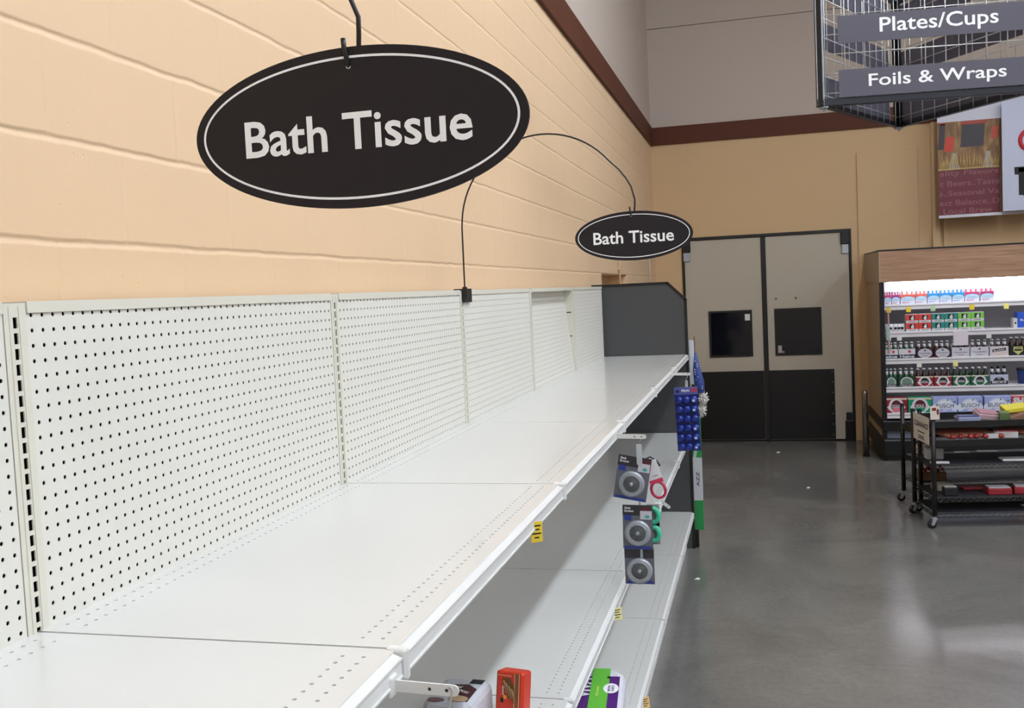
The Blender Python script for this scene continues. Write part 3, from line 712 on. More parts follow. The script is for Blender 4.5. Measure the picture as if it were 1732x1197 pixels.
for (x0, x1, z0, z1, c_) in ((0, 3.4, 31, 42.5, (58, 50, 56)), (9.5, 20, 31.5, 41.5, (60, 56, 62)), (2.6, 7.2, 30, 36.5, (206, 62, 44)), (22.3, 25.6, 34.5, 39.8, (204, 78, 54)), (0, 4.2, 42, 43.1, (176, 70, 50)), (9.5, 21.5, 41.4, 43.1, (168, 66, 52))):
    m.add([(x0, 0, z0), (x1-.8, 0, z0), (x1, 0, z1), (x0+1, 0, z1)], [(0, 1, 2, 3)], col(*c_))
for cx_ in (6.8, 21):
    m.add([(cx_-2.4, 0, 21.7), (cx_+2.4, 0, 21.7), (cx_+.8, 0, 29), (cx_-.6, 0, 29)], [(0, 1, 2, 3)], col(176, 164, 158))
for k in range(26):
    x = .5+k*.98; h = random.uniform(3, 8.5); lean = random.uniform(-.2, 1.3)
    m.tube([(x, -.02, 21.8), (x+lean*.5, -.02, 21.8+h*.5), (x+lean, -.02, 21.8+h)], .12, col(206, 178, 110), 5, radii=[.12, .28, .05])
    disc(m, (x, -.03, 22), X, Z, .45, .4, col(226, 206, 140), .01, 8)
m.build('wheat_picture', t)
m = MB(); PK = col(150, 92, 100)
for i_, (s_, cx_, wd) in enumerate((('ality Flavors', 13.0, 24.6), ('t Beers..Taste', 13.2, 25), ('s..Seasonal Va', 12.9, 25), ('ect Balance..D', 12.9, 25.2), ('Local Brew', 12.2, 20.5))):
    text(m, s_, (cx_, 0, 19.8-4.35*i_ if i_ < 4 else 2.9), X, Z, wd, PK, 2.5 if i_ not in (0,) else 3.0, lift=.03, bold=.01)
m.build('lettering', t)
t = thing('sale_banner', 'white banner with bold black letter cut off by the right edge', 'banner', (152.9, YBN-4, 104.3))
m = MB(); m.box((0, 0, 1.3), (40, .3, 50), col(206, 212, 236), bev=.1); m.build('banner_sheet', t)
m = MB(); text(m, 'T', (10, 0, 14), X, Z, 10, INK, 13, bold=.06, lift=.05); m.box((4.9, -.06, 18.2), (15.2, 0, 20.5), INK); m.box((6.6, -.06, 8), (13, 0, 20), INK)
m.build('lettering', t)
m = MB(); m.tube([(11+3.6*math.cos(a*math.pi/12), -.05, 32+4.2*math.sin(a*math.pi/12)) for a in range(5, 20)], .9, col(200, 40, 50), 8); m.build('red_lettering', t)

# ================================================================== CHILLED CASE
XC = 95.9; XCE = 185; YF = 386; YK = YR-.8
t = thing('chilled_display_case', 'lit open chilled case with an oak header against the rear wall', 'refrigerated case', (XC, YF, 0))
def T(a, b): return (a[0]-XC, a[1]-YF, a[2]), (b[0]-XC, b[1]-YF, b[2])
m = MB(); m.box(*T((XC+.2, YF, 76.6), (152, YF+1, 89.6)), OAK); m.box(*T((152.25, YF, 76.6), (XCE, YF+1, 89.6)), OAK); m.build('header_front', t)
m = MB(); m.box(*T((XC-.3, YF+.1, 76.6), (XC+.5, YK, 89.6)), CASET); m.box(*T((XC-.3, YF-.1, 89.6), (XCE, YK, 90.3)), BLACK); m.box(*T((XC+.5, YF+6, 76.6), (XCE, YF+7, 77.4)), CASEB)
m.box(*T((XC+.5, YF+1, 76.5), (XCE, YF+1.4, 80)), CASEB); m.build('header_side', t)
m = MB(); m.box(*T((XC+.4, YF+2.5, 4), (XC+1.0, YK, 76.6)), CASET); m.build('side_panel', t)
m = MB(); m.box(*T((XC-.2, YF+1.4, 1), (XC+1.7, YF+2.6, 76.6)), CASEB); m.box(*T((XC+1.0, YF+2.6, 14), (XC+1.7, YF+28, 76.6)), CASEB); m.build('side_frame', t)
m = MB(); YBK = YF+21
m.box(*T((XC+1.7, YBK, 66.5), (XCE, YBK+1, 77)), CASEW); m.box(*T((XC+1.7, YBK, 14), (XCE, YBK+1, 66.5)), mat('case_back_shaded', (140, 138, 142), .6)); m.box(*T((XC+1.7, YF+1.4, 77), (XCE, YBK, 78)), CASEW); m.build('interior_back', t)  # lower back is grey: shade under the shelves put into its colour
m = MB()
pk = col(214, 196, 206)
for k in range(76):
    for j in range(7): rect(m, (3+k*1.05, 20.98, 68+j*1.2), X, Z, .25, .25, pk, .01)
m.build('perforation', t)
m = MB(); m.box(*T((XC+1.7, YF+2, 0), (XCE, YK, 2)), CASEB); m.box(*T((XC-.3, YF, 2), (XCE, YK, 9.6)), CASEB, bev=.8); m.box(*T((XC-.2, YF+.4, 13), (XCE, YK, 17.4)), CASEB, bev=.4); m.box(*T((XC+.5, YF+3, 9.6), (XCE, YK, 13)), mat('case_grille_grey', (120, 128, 146), .4))
m.build('base', t)
SZ = [(66.8, 6), (55.1, 5), (43.7, 4), (31.6, 3), (20.6, 1.5)]
for z, dy in SZ:
    m = MB(); m.box(*T((XC+1.8, YF+dy, z-.25), (XCE, YBK, z)), CASEW); m.box(*T((XC+1.8, YF+dy, z-.6), (XCE, YBK, z-.25)), CASEB); m.box(*T((XC+1.8, YF+dy-.3, z-2.3), (XCE, YF+dy, z-.1)), CASEW); m.box(*T((XC+1.8, YF+dy-.42, z-.95), (XCE, YF+dy-.28, z-.72)), mat('rail_groove', (120, 118, 124), .5))  # black underside sheet: shade above the goods put into the colour
    m.build('case_shelf', t)
m = MB(); m.box(*T((XC+3, YF+2.0, 76.0), (XCE-2, YF+3.6, 76.5)), TUBE); m.box(*T((XC+3, YF+15, 76.6), (XCE-2, YF+17, 76.9)), TUBE); m.build('lamp_tube', t)
for z, dy in SZ[:4]:
    m = MB(); m.box(*T((XC+3, YF+dy+.6, z-1.0), (XCE-2, YF+dy+1.0, z-.6)), mat('case_shelf_lamp', (255, 255, 255), .5, emit=((246, 246, 255), COOL*.6))); m.build('shelf_lamp', t)

# --- drinks
def zx(x): return 97.9+(x-255)*.0504
def bottle_mesh(glass, cap, lab, h=6.6, r=.95):
    m = MB(); m.lathe([(r, 0), (r, h*.52), (r*.85, h*.62), (r*.42, h*.74), (r*.38, h*.93)], glass, n=10)
    m.lathe([(r*.5, h*.92), (r*.52, h*.99), (r*.4, h)], cap, n=10)
    if lab: m.lathe([(r*.68, h*.66), (r*.5, h*.74), (r*.46, h*.86)], lab, n=10)
    return m.mesh('bottle')
def six_pack(x0, x1, y, z, h, hb, body, bottle, label, deco, group, nb=3):
    """bottle carrier: open carton with bottles standing in it"""
    w_ = x1-x0; t = thing('bottle_carrier', label, 'drinks', ((x0+x1)/2, y, z), group=group)
    m = MB(); m.box((-w_/2+.06, 0, 0), (w_/2-.06, .12, h), body); m.box((-w_/2+.06, 3.9, 0), (w_/2-.06, 4.0, h), body)
    m.add([(-w_/2+.06, .1, 0), (-w_/2+.06, 3.9, 0), (-w_/2+.06, 3.9, h), (-w_/2+.06, 2, h+1.4), (-w_/2+.06, .1, h),
           (-w_/2+.16, .1, 0), (-w_/2+.16, 3.9, 0), (-w_/2+.16, 3.9, h), (-w_/2+.16, 2, h+1.4), (-w_/2+.16, .1, h)], [(4, 3, 2, 1, 0), (5, 6, 7, 8, 9), (0, 5, 9, 4), (4, 9, 8, 3)], body)
    m.box((w_/2-.16, .1, 0), (w_/2-.06, 3.9, h), body); m.box((-w_/2+.1, .1, 0), (w_/2-.1, 3.9, .1), body)
    m.build('carton', t)
    m = MB(); deco(m, w_, h); m.build('front_print', t)
    for k in range(nb):
        for q in (0, 1): link('bottle', bottle, t, (-w_/2+w_*(k+.5)/nb, 1.15+1.75*q, .12))
    return t
def box_pack(x0, x1, y, z, h, body, label, deco, group, dep=5, name='drinks_carton', top=None):
    w_ = x1-x0; t = thing(name, label, 'drinks', ((x0+x1)/2, y, z), group=group)
    MB().box((-w_/2+.04, 0, 0), (w_/2-.04, dep, h), body, bev=.08).build('carton', t)
    m = MB(); deco(m, w_, h); m.build('front_print', t)
    return t
GR = mat('green_glass', (20, 84, 50), .15, spec=.6); BG = mat('brown_glass', (40, 18, 16), .15, spec=.6); CG = mat('pink_drink_glass', (214, 84, 120), .2); OGm = mat('orange_drink_glass', (232, 110, 90), .2); BGm = mat('blue_drink_glass', (40, 150, 214), .2)
WC = col(214, 214, 220); SC = mat('silver_cap', (200, 200, 205), .3, .6)
# row 1: fruit drinks
def d_fruit(c_, c2):
    def f(m, w_, h):
        rect(m, (0, 0, h*.78), X, Z, w_-.15, h*.42, c_, .02); disc(m, (0, 0, h*.55), X, Z, w_*.46, h*.24, col(150, 196, 228), .05, 20); disc(m, (0, 0, h*.53), X, Z, w_*.40, h*.14, col(206, 232, 244), .08, 20)
        text(m, 'Coolers', (0, 0, h*.54), X, Z, w_*.6, col(60, 110, 170), h*.12, lift=.1); text(m, 'flavor', (-w_*.12, 0, h*.16), X, Z, w_*.5, c2, h*.14, lift=.04)
    return f
PKc, ORc, BLc = col(200, 62, 112), col(226, 98, 84), col(44, 148, 216)
bot1 = {k: bottle_mesh(g, WC, None, 5.4, .62) for k, g in (('p', CG), ('o', OGm), ('b', BGm))}
row1 = [(262, 319, 'p', PKc), (321, 386, 'p', col(160, 50, 130)), (391, 508, 'o', ORc), (510, 601, 'o', ORc), (605, 698, 'b', BLc), (700, 795, 'b', BLc), (798, 892, 'b', BLc), (895, 1008, 'p', PKc), (1016, 1120, 'p', col(176, 52, 104))]
nm1 = ['leftmost pink fruit drink carrier on the top case shelf', 'purple and pink fruit drink carrier second from the left on the top shelf', 'first of two orange fruit drink carriers on the top shelf', 'second orange fruit drink carrier, left of the blue ones',
       'leftmost of the three blue fruit drink carriers', 'middle of the three blue fruit drink carriers', 'rightmost of the three blue fruit drink carriers', 'pink fruit drink carrier right of the blue ones', 'rightmost pink fruit drink carrier, standing a little apart']
for (a, b, k, c_), lb in zip(row1, nm1):
    six_pack(zx(a), zx(b), YF+6.6, 66.82, 4.1, 5.4, col(214, 218, 232), bot1[k], lb, d_fruit(c_, PKc if k != 'b' else BLc), 'fruit drink carriers on the top shelf')
# row 2: white cans, stacked cartons
def can(x, z, label, c_=WC):
    t = thing('drink_can', label, 'drinks', (x, YF+7, z), group='white cans on the second case shelf')
    m = MB(); m.lathe([(.95, 0), (1.15, .2), (1.15, 3.1), (.9, 3.35)], c_, n=14); m.build('can', t); m = MB()
    m.add([(1.17*math.sin(a), -1.17*math.cos(a), zz) for zz in (1, 2) for a in (-.5, -.2, .2, .5)], [(0, 1, 5, 4), (1, 2, 6, 5), (2, 3, 7, 6)], INK); m.build('can_print', t); return t
for x, lb in ((280, 'first'), (306, 'second'), (345, 'third'), (372, 'fourth'), (398, 'fifth')):
    can(zx(x), 55.12, '%s white drink can from the left beside the red cartons' % lb)
def d_bear(c_):
    def f(m, w_, h):
        rect(m, (0, 0, h*.62), X, Z, w_-.1, h*.72, c_, .02); rect(m, (0, 0, h*.6), X, Z, w_*.46, h*.5, INK, .04)
        disc(m, (.02*w_, 0, h*.5), X, Z, w_*.13, h*.2, WC, .06, 10); disc(m, (.06*w_, 0, h*.72), X, Z, w_*.07, h*.1, WC, .07, 10); rect(m, (0, 0, h*.12), X, Z, w_*.55, h*.1, col(150, 150, 158), .04)
    return f
RD, TL, LG = col(216, 62, 52), col(36, 138, 128), col(120, 196, 78)
for (a, b, c_, nm) in ((428, 527, RD, 'left red'), (530, 627, RD, 'right red'), (632, 730, TL, 'left teal'), (732, 832, TL, 'right teal'), (837, 935, LG, 'left light green'), (937, 1037, LG, 'right light green')):
    for z, wh in ((55.12, 'lower'), (58.77, 'upper')):
        box_pack(zx(a), zx(b), YF+5.6, z, 3.6, WC, '%s %s carton with a black square, stacked two high' % (wh, nm), d_bear(c_), 'stacked drink cartons on the second shelf')
box_pack(zx(1262), zx(1292), YF+6, 55.12, 4, WC, 'narrow white carton beside the blue box', lambda m, w_, h: rect(m, (0, 0, h*.5), X, Z, w_*.4, .8, INK, .03), 'cartons at the right end of the second shelf')
box_pack(zx(1293), zx(1420), YF+6.4, 55.12, 6.4, col(38, 86, 200), 'blue drink carton at the right edge of the second shelf', lambda m, w_, h: text(m, 'Bud', (-.8, 0, h*.5), X, Z, 2.6, WC, .9, lift=.03), 'cartons at the right end of the second shelf')
# row 3
bG = bottle_mesh(GR, WC, WC, 6.7); bB = bottle_mesh(BG, SC, WC, 6.8); bK = bottle_mesh(BG, SC, None, 7.4); bSt = bottle_mesh(GR, SC, WC, 7.6); bD = bottle_mesh(BG, WC, None, 7.4); bDg = bottle_mesh(mat('dark_green_glass', (12, 42, 26), .15), WC, None, 7.4); bBk = bottle_mesh(mat('navy_glass', (22, 26, 46), .2), BLACK, WC, 7.6)
def star(m, c, r, mt):
    pts = []
    for k in range(10):
        a = math.pi/2+k*math.pi/5; rr = r if k % 2 == 0 else r*.42; pts.append((c[0]+rr*math.cos(a), c[1], c[2]+rr*math.sin(a)))
    cc = tuple(c); m.add([cc]+pts, [(0, 1+k, 1+(k+1) % 10) for k in range(10)], mt)
def d_hein(word, off=0):
    def f(m, w_, h):
        rect(m, (0, 0, h*.68), X, Z, w_-.1, h*.6, WC, .02); rect(m, (0, 0, h*.2), X, Z, w_-.1, h*.4, col(26, 34, 66), .02); star(m, (w_*.15, -.06, h*.72), .95, col(190, 40, 70)); text(m, word, (off, 0, h*.2), X, Z, w_*.86, WC, h*.3, bold=.03, lift=.05)
    return f
def d_claus(round_):
    def f(m, w_, h):
        if round_: disc(m, (0, 0, h*.48), X, Z, w_*.43, h*.5, col(196, 196, 208), .03, 20)
        else: rect(m, (0, 0, h*.5), X, Z, w_-.15, h*.94, col(200, 200, 212), .03)
        text(m, 'Clausthaler', (0, 0, h*.48), X, Z, w_*.76, col(90, 92, 110), h*.14, lift=.05); rect(m, (0, 0, h*.2), X, Z, w_*.35, h*.08, col(176, 130, 140), .05); disc(m, (0, 0, h*.78), X, Z, .5, .35, col(70, 74, 96), .05, 10)
    return f
def d_buck(m, w_, h):
    rect(m, (0, 0, h*.5), X, Z, w_-.15, h*.94, col(214, 204, 208), .03)
    m.add([(-w_*.36, -.07, h*.38), (w_*.36, -.07, h*.56), (w_*.36, -.07, h*.84), (-w_*.36, -.07, h*.66)], [(0, 1, 2, 3)], INK); text(m, 'Buckler', (0, -.05, h*.61), (.985, 0, .17), (-.17, 0, .985), w_*.6, WC, h*.18, lift=.05); rect(m, (0, 0, h*.15), X, Z, w_*.5, h*.1, col(220, 190, 150), .05)
def d_shield(m, w_, h):
    m.add([(-w_*.26, -.04, h*.9), (w_*.26, -.04, h*.9), (w_*.28, -.04, h*.45), (0, -.04, h*.05), (-w_*.28, -.04, h*.45)], [(4, 3, 2, 1, 0)], col(206, 204, 130)); rect(m, (0, 0, h*.55), X, Z, w_*.44, h*.18, INK, .06); text(m, 'KALIBER', (0, 0, h*.76), X, Z, w_*.4, INK, h*.14, lift=.06)
DR = col(62, 24, 36)
g3 = 'bottle carriers on the third case shelf'
R3 = [(250, 358, WC, bG, d_hein('eine'), 'leftmost white carrier of green bottles with a red star'), (362, 495, WC, bG, d_hein('Heine'), 'second white carrier of green bottles with a red star'),
      (505, 635, DR, bB, d_claus(True), 'first dark carrier with a rounded pale label, right of the red stars'), (645, 772, DR, bB, d_claus(True), 'second dark carrier with a rounded pale label'),
      (779, 918, WC, bB, d_claus(False), 'first all-pale carrier of brown bottles on the third shelf'), (923, 1065, WC, bB, d_claus(False), 'second all-pale carrier of brown bottles, left of the slanted banner label'),
      (1072, 1216, WC, bB, d_buck, 'pale carrier with a slanted black banner label'), (1222, 1352, INK, bK, d_shield, 'black carrier with a pale yellow shield at the right edge')]
for a, b, c_, bt, dc, lb in R3: six_pack(zx(a), zx(b), YF+4.6, 43.72, 4.0, 6.7, c_, bt, lb, dc, g3)
# row 4
def d_pauli(m, w_, h):
    disc(m, (0, 0, h*.42), X, Z, w_*.38, h*.55, WC, .03, 20); disc(m, (0, 0, h*.45), X, Z, w_*.3, h*.42, col(110, 140, 124), .05, 20); rect(m, (0, 0, h*.16), X, Z, w_*.8, h*.26, col(24, 30, 40), .06); text(m, 'PAULI N.A.', (0, 0, h*.16), X, Z, w_*.74, WC, h*.18, lift=.08)
def d_doul(c_, big=False):
    def f(m, w_, h):
        rect(m, (0, 0, h*.93), X, Z, w_-.1, h*.12, col(206, 196, 178), .02)
        disc(m, (0, 0, h*.46), X, Z, w_*.34, h*.52, WC, .03, 20); m.add([(-w_*.42, -.035, h*.38), (-w_*.3, -.035, h*.16), (w_*.3, -.035, h*.16), (w_*.42, -.035, h*.38), (w_*.3, -.035, h*.56), (-w_*.3, -.035, h*.56)], [tuple(range(6))], WC)
        disc(m, (0, 0, h*.45), X, Z, w_*.23, h*.4, INK if not big else col(90, 24, 40), .05, 20); disc(m, (0, 0, h*.2), X, Z, w_*.2, h*.16, c_, .06, 16)
        text(m, "DOUL", (0, 0, h*.44), X, Z, w_*.36, WC, h*.22, bold=.03, lift=.09); rect(m, (w_*.42, 0, h*.1), X, Z, .3, .3, WC, .03)
    return f
def d_beck(m, w_, h):
    disc(m, (0, 0, h*.4), X, Z, w_*.3, h*.36, INK, .03, 16, 0, 180); rect(m, (0, 0, h*.22), X, Z, w_*.95, h*.32, col(24, 24, 40), .03); disc(m, (0, 0, h*.66), X, Z, .7, .6, col(140, 142, 160), .05, 12); text(m, "BECK'S", (0, 0, h*.26), X, Z, w_*.76, WC, h*.22, bold=.03, lift=.06)
GD, RR = col(16, 92, 58), col(140, 24, 44)
g4 = 'bottle carriers on the fourth case shelf'
R4 = [(248, 345, col(18, 60, 40), bSt, d_pauli, 'leftmost dark green carrier with an arched pale label'), (352, 487, col(18, 60, 40), bSt, d_pauli, 'second dark green carrier with an arched pale label'),
      (490, 632, RR, bD, d_doul(RR), 'left red carrier with a white round emblem'), (635, 774, RR, bD, d_doul(RR), 'right red carrier with a white round emblem'),
      (778, 917, GD, bDg, d_doul(GD), 'left green carrier with a white round emblem'), (920, 1061, GD, bDg, d_doul(GD), 'right green carrier with a white round emblem'), (1066, 1206, col(186, 190, 214), bBk, d_beck, 'pale blue carrier of dark bottles at the end of the fourth row')]
for a, b, c_, bt, dc, lb in R4: six_pack(zx(a), zx(b), YF+3.6, 31.62, 4.3, 7.4, c_, bt, lb, dc, g4)
t = thing('blue_bucket', 'dark blue drinks tub at the right edge of the fourth shelf', 'tub', (152.4, YF+8, 31.62))
m = MB(); m.lathe([(1.9, 0), (2.3, 5.5), (2.4, 5.7)], col(30, 56, 130), n=18); m.lathe([(2.5, 5.6), (2.5, 6.4), (.5, 6.5)], INK, n=18); m.build('tub', t)
# row 5
def d_busch(m, w_, h):
    for k in range(7): disc(m, (-w_*.4+k*w_*.13, 0, h*(.3+.1*(k % 3))), X, Z, w_*.14, h*.24, col(214, 222, 240), .015+.002*k, 10)
    disc(m, (0, 0, h*.5), X, Z, w_*.36, h*.4, col(196, 208, 236), .03, 24, 0, 180); disc(m, (0, 0, h*.48), X, Z, w_*.31, h*.33, col(226, 232, 246), .045, 24, 0, 180)
    m.add([(w_*.25, -.06, h*.68), (w_*.4, -.06, h*.62), (w_*.47, -.06, h*.75), (w_*.36, -.06, h*.7)], [(0, 1, 2, 3)], col(90, 100, 150)); m.add([(w_*.08, -.06, h*.7), (w_*.14, -.06, h*.8), (w_*.1, -.06, h*.88)], [(0, 1, 2)], INK)
    text(m, 'BUSCH', (0, 0, h*.44), X, Z, w_*.72, col(60, 64, 84), h*.27, bold=.0, lift=.07); text(m, 'N.A.', (0, 0, h*.2), X, Z, w_*.2, col(200, 150, 170), h*.09, lift=.07)
def d_sharp(m, w_, h):
    rect(m, (0, 0, h*.8), X, Z, w_-.1, h*.36, col(190, 60, 60), .02); text(m, 'SHARP', (0, 0, h*.66), X, Z, w_*.9, WC, h*.5, bold=.06, lift=.04); text(m, 'SHARP', (0, 0, h*.66), X, Z, w_*.9, INK, h*.5, bold=.0, lift=.02)
def z5(x): return 96.9+(x-245)*.0504
g5 = 'large drink cartons on the lowest case shelf'
box_pack(z5(249), z5(425), YF+1.9, 20.62, 6.4, RR, 'large red carton with a white round emblem on the lowest shelf', d_doul(col(220, 120, 140), True), g5)
box_pack(z5(430), z5(620), YF+1.9, 20.62, 6.4, col(20, 140, 96), 'large green carton with a white round emblem on the lowest shelf', d_doul(col(20, 170, 128), True), g5)
for (a, b, nm) in ((624, 815, 'leftmost'), (819, 1010, 'middle'), (1024, 1226, 'rightmost')):
    box_pack(z5(a), z5(b), YF+1.9, 20.62, 6.4, col(160, 172, 222), '%s of the three pale blue drink cartons on the lowest shelf' % nm, d_busch, g5)
box_pack(z5(1232), z5(1450), YF+1.9, 20.62, 6.4, col(222, 180, 180), 'pink and red drink carton at the right edge of the lowest shelf', d_sharp, g5)
# tags and notes on the case shelves
GT = 'price tags on the case shelf rails'
for (x, z, dy, c_, lb) in ((292, 65.6, 6, YEL, 'yellow tag at the left end of the top case rail'), (450, 65.6, 6, YEL, 'yellow tag above the red cartons'), (643, 65.6, 6, col(180, 210, 170), 'pale green tag above the teal cartons'), (945, 65.6, 6, YEL, 'yellow tag above the light green cartons'), (1207, 65.4, 6, col(240, 232, 130), 'yellow tag at the right of the top case rail'),
                    (285, 53.6, 5, PAPER, 'white tag at the left end of the second case rail'), (370, 53.6, 5, PAPER, 'white tag below the cans'), (1067, 53.4, 5, PAPER, 'white tag right of the paper note on the case'), (520, 42.0, 4, PAPER, 'white tag under the dark carriers'), (803, 42.0, 4, col(244, 240, 160), 'pale yellow tag under the pale carriers')):
    price_tag(zx(x), YF+dy-.5, z, lb, 1.9, 2.2, c_, group=GT, facing='Y', words=False)
tag(MB().box((119.8+5.2, YF+4.4, 48.6), (131-.2, YF+4.45, 54.6), col(222, 214, 224)).build('paper_note'), 'blank-looking white paper note hanging from the second case rail', 'notice')
m = MB(); m.box((zx(278), YF+3.2, 46), (zx(290), YF+3.6, 64.8), col(196, 150, 140)); m.box((zx(262), YF+3.0, 52), (zx(292), YF+3.2, 58), col(170, 190, 180)); tag(m.build('hanging_strip'), 'narrow hanging product strip at the left end of the case shelves', 'clip strip')

# bollard
t = thing('bollard', 'slim polished steel bollard standing beside the chilled case', 'bollard', (90, 399, 0))
m = MB(); m.lathe([(1.3, 0), (1.3, 28.2), (1.1, 29), (.5, 29.5)], mat('bollard_steel', (130, 126, 122), .25, .9), n=20); m.build('post', t)
m = MB(); m.lathe([(1.6, 0), (1.6, .4)], BLKMET, n=20); m.build('floor_flange', t)

# ================================================================== WIRE CARTS
def wire_shelf(w_, d_, z, liner=True):
    m = MB()
    for zz in (z, z-1.1):
        m.tube([(0, 0, zz), (w_, 0, zz), (w_, d_, zz), (0, d_, zz)], .13, BLKMET, 6, closed=True)
    for yy in (0, d_):
        n = int(w_/.9); m.tube([(k*w_/n, yy, z if k % 2 else z-1.1) for k in range(n+1)], .1, mat('zigzag_wire', (120, 118, 116), .35, .9), 5)
    for xx in (0, w_):
        n = int(d_/.9); m.tube([(xx, k*d_/n, z if k % 2 else z-1.1) for k in range(n+1)], .1, BLKMET, 5)
    n = int(w_/1.2)
    for k in range(1, n): m.tube([(k*w_/n, 0, z+.1), (k*w_/n, d_, z+.1)], .07, BLKMET, 4)
    for k in (1, 2): m.tube([(0, k*d_/3, z), (w_, k*d_/3, z)], .12, BLKMET, 5)
    return m
LIN = mat('shelf_liner_dark', (44, 45, 52), .5, vary=.2, vscale=9)
def tray(w_, d_, z, lip=2.0):
    m = MB(); m.box((-.2, -.2, z-lip), (w_+.2, d_+.2, z-lip+.15), BLACK); m.box((-.2, -.3, z-lip), (w_+.2, -.1, z), BLACK, bev=.05); m.box((-.2, d_+.1, z-lip), (w_+.2, d_+.3, z), BLACK)
    m.box((-.3, -.2, z-lip), (-.1, d_+.2, z), BLACK); m.box((w_+.1, -.2, z-lip), (w_+.3, d_+.2, z), BLACK)
    return m
def cart(x, y, rz, label, w_, d_, wires, trays, ztop=34.5):
    t = thing('wire_cart', label, 'cart', (x, y, 0), (0, 0, rz), group='black wire carts before the chilled case')
    for (px_, py_) in ((0, 0), (w_, 0), (0, d_), (w_, d_)):
        m = MB(); m.tube([(px_, py_, 3.8), (px_, py_, ztop)], .72, BLKMET, 12); m.lathe([(.8, 0), (.8, .3), (.4, .6)], BLKMET, (px_, py_, ztop)); m.build('post', t)
        c_ = thing_caster(t, px_, py_, random.uniform(-60, 60))
    for z in wires:
        s_ = wire_shelf(w_, d_, z).build('wire_shelf', t); MB().box((.5, .5, z+.18), (w_-.5, d_-.5, z+.3), LIN).build('shelf_liner', s_)
    for z in trays: tray(w_, d_, z).build('tray_shelf', t)
    return t
def thing_caster(t, x, y, a):
    m = MB(); M = Matrix.Translation((x, y, 0)) @ Matrix.Rotation(math.radians(a), 4, 'Z')
    m.lathe([(.45, 3.2), (.45, 3.9)], STEEL, M=M); m.box((-1, -.75, 2.9), (.6, .75, 3.25), STEEL, M=M, bev=.08)
    for s_ in (-1, 1): m.add([(-1, s_*.7, 3), (.5, s_*.7, 3), (-.5, s_*.7, 1), (-1.3, s_*.7, 1)], [(0, 1, 2, 3)], STEEL, M=M)
    m.tube([(-.9, -.8, 1.4), (-.9, .8, 1.4)], .2, STEEL, 8, M=M)
    c_ = m.build('caster', t)
    m = MB(); M2 = M @ Matrix.Translation((-.9, 0, 1.4)) @ Matrix.Rotation(math.pi/2, 4, 'X')
    m.lathe([(1.0, -.5), (1.35, -.42), (1.4, 0), (1.35, .42), (1.0, .5)], BLACK, M=M2, n=20); m.lathe([(.6, -.56), (.6, .56)], mat('wheel_hub', (120, 120, 120), .4), M=M2, n=14); m.build('wheel', c_)
    return c_
RZ = 8
cA = cart(97, 269.4, RZ, 'front black wire cart with meat trays on its shelves, cut by the right edge', 46, 20.5, (19.6, 9.2, 4.4), (33.4, 27.6))
RB = 12
cB = cart(96.6, 292.6, RB, 'rear black wire cart standing close behind the front one', 46, 16, (16.6, 9.2), (27.6,), 34.0)
def onA(x, y, z): a = math.radians(RZ); return (97+x*math.cos(a)-y*math.sin(a), 269.4+x*math.sin(a)+y*math.cos(a), z)
def onB(x, y, z): a = math.radians(RB); return (96.6+x*math.cos(a)-y*math.sin(a), 292.6+x*math.sin(a)+y*math.cos(a), z)
# notices
t = thing('clearance_notice', 'white CLEARANCE notice hanging on the side of the front cart', 'notice', onA(-1.0, 8.6, 27.0), (0, 0, RZ))
m = MB(); m.box((-.05, -8, -1), (0, 8, 7.5), PAPER); text(m, 'CLEARANCE', (-.05, 0, 4.4), (0, -1, 0), Z, 14, INK, 1.7, bold=.03, lift=.02); rect(m, (-.05, 0, 2), (0, -1, 0), Z, 7, .35, INK, .02); text(m, '50%', (-.05, 0, .3), (0, -1, 0), Z, 6, INK, 1.3, bold=.03, lift=.02)
m.build('sheet', t)
t = thing('price_card', 'small pink and brown price card on top of the front cart corner post', 'notice', onA(.3, -1.0, 34.2), (0, 0, 4))
m = MB(); m.box((-1.3, 0, 0), (1.4, .06, 4.2), col(222, 206, 200)); rect(m, (-.2, 0, 3.2), X, Z, 1.2, .9, col(110, 50, 46), .01); disc(m, (.9, 0, 2.4), X, Z, .4, 1, col(120, 60, 56), .01, 10); m.build('card', t)

# goods on the carts
def slab(name, label, cat, loc_, size, c_, rot=(0, 0, 0), top=None, group=None, bev=.25):
    t = thing(name, label, cat, loc_, rot, group); a, b, h = size
    MB().box((-a/2, -b/2, 0), (a/2, b/2, h), c_, bev=min(bev, h*.4)).build('tray', t)
    if top:
        m = MB(); m.box((-a/2+.3, -b/2+.3, h), (a/2-.3, b/2-.3, h+.35), top, bev=.12); m.build('contents', t)
    return t
MEAT, LOG, WTR = col(196, 74, 74, .3), col(206, 140, 116, .3), col(226, 224, 226, .3)
LB = ['first sausage log from the left on the cart', 'second sausage log from the left', 'third sausage log from the left', 'fourth sausage log from the left', 'fifth sausage log from the left', 'sixth sausage log from the left', 'seventh sausage log, just left of the white tray', 'sausage log right of the pink tray', 'last sausage log at the right edge']
xs = [3.5, 5.9, 8.4, 10.8, 13.0, 15.3, 17.8, 26.8, 29.3]
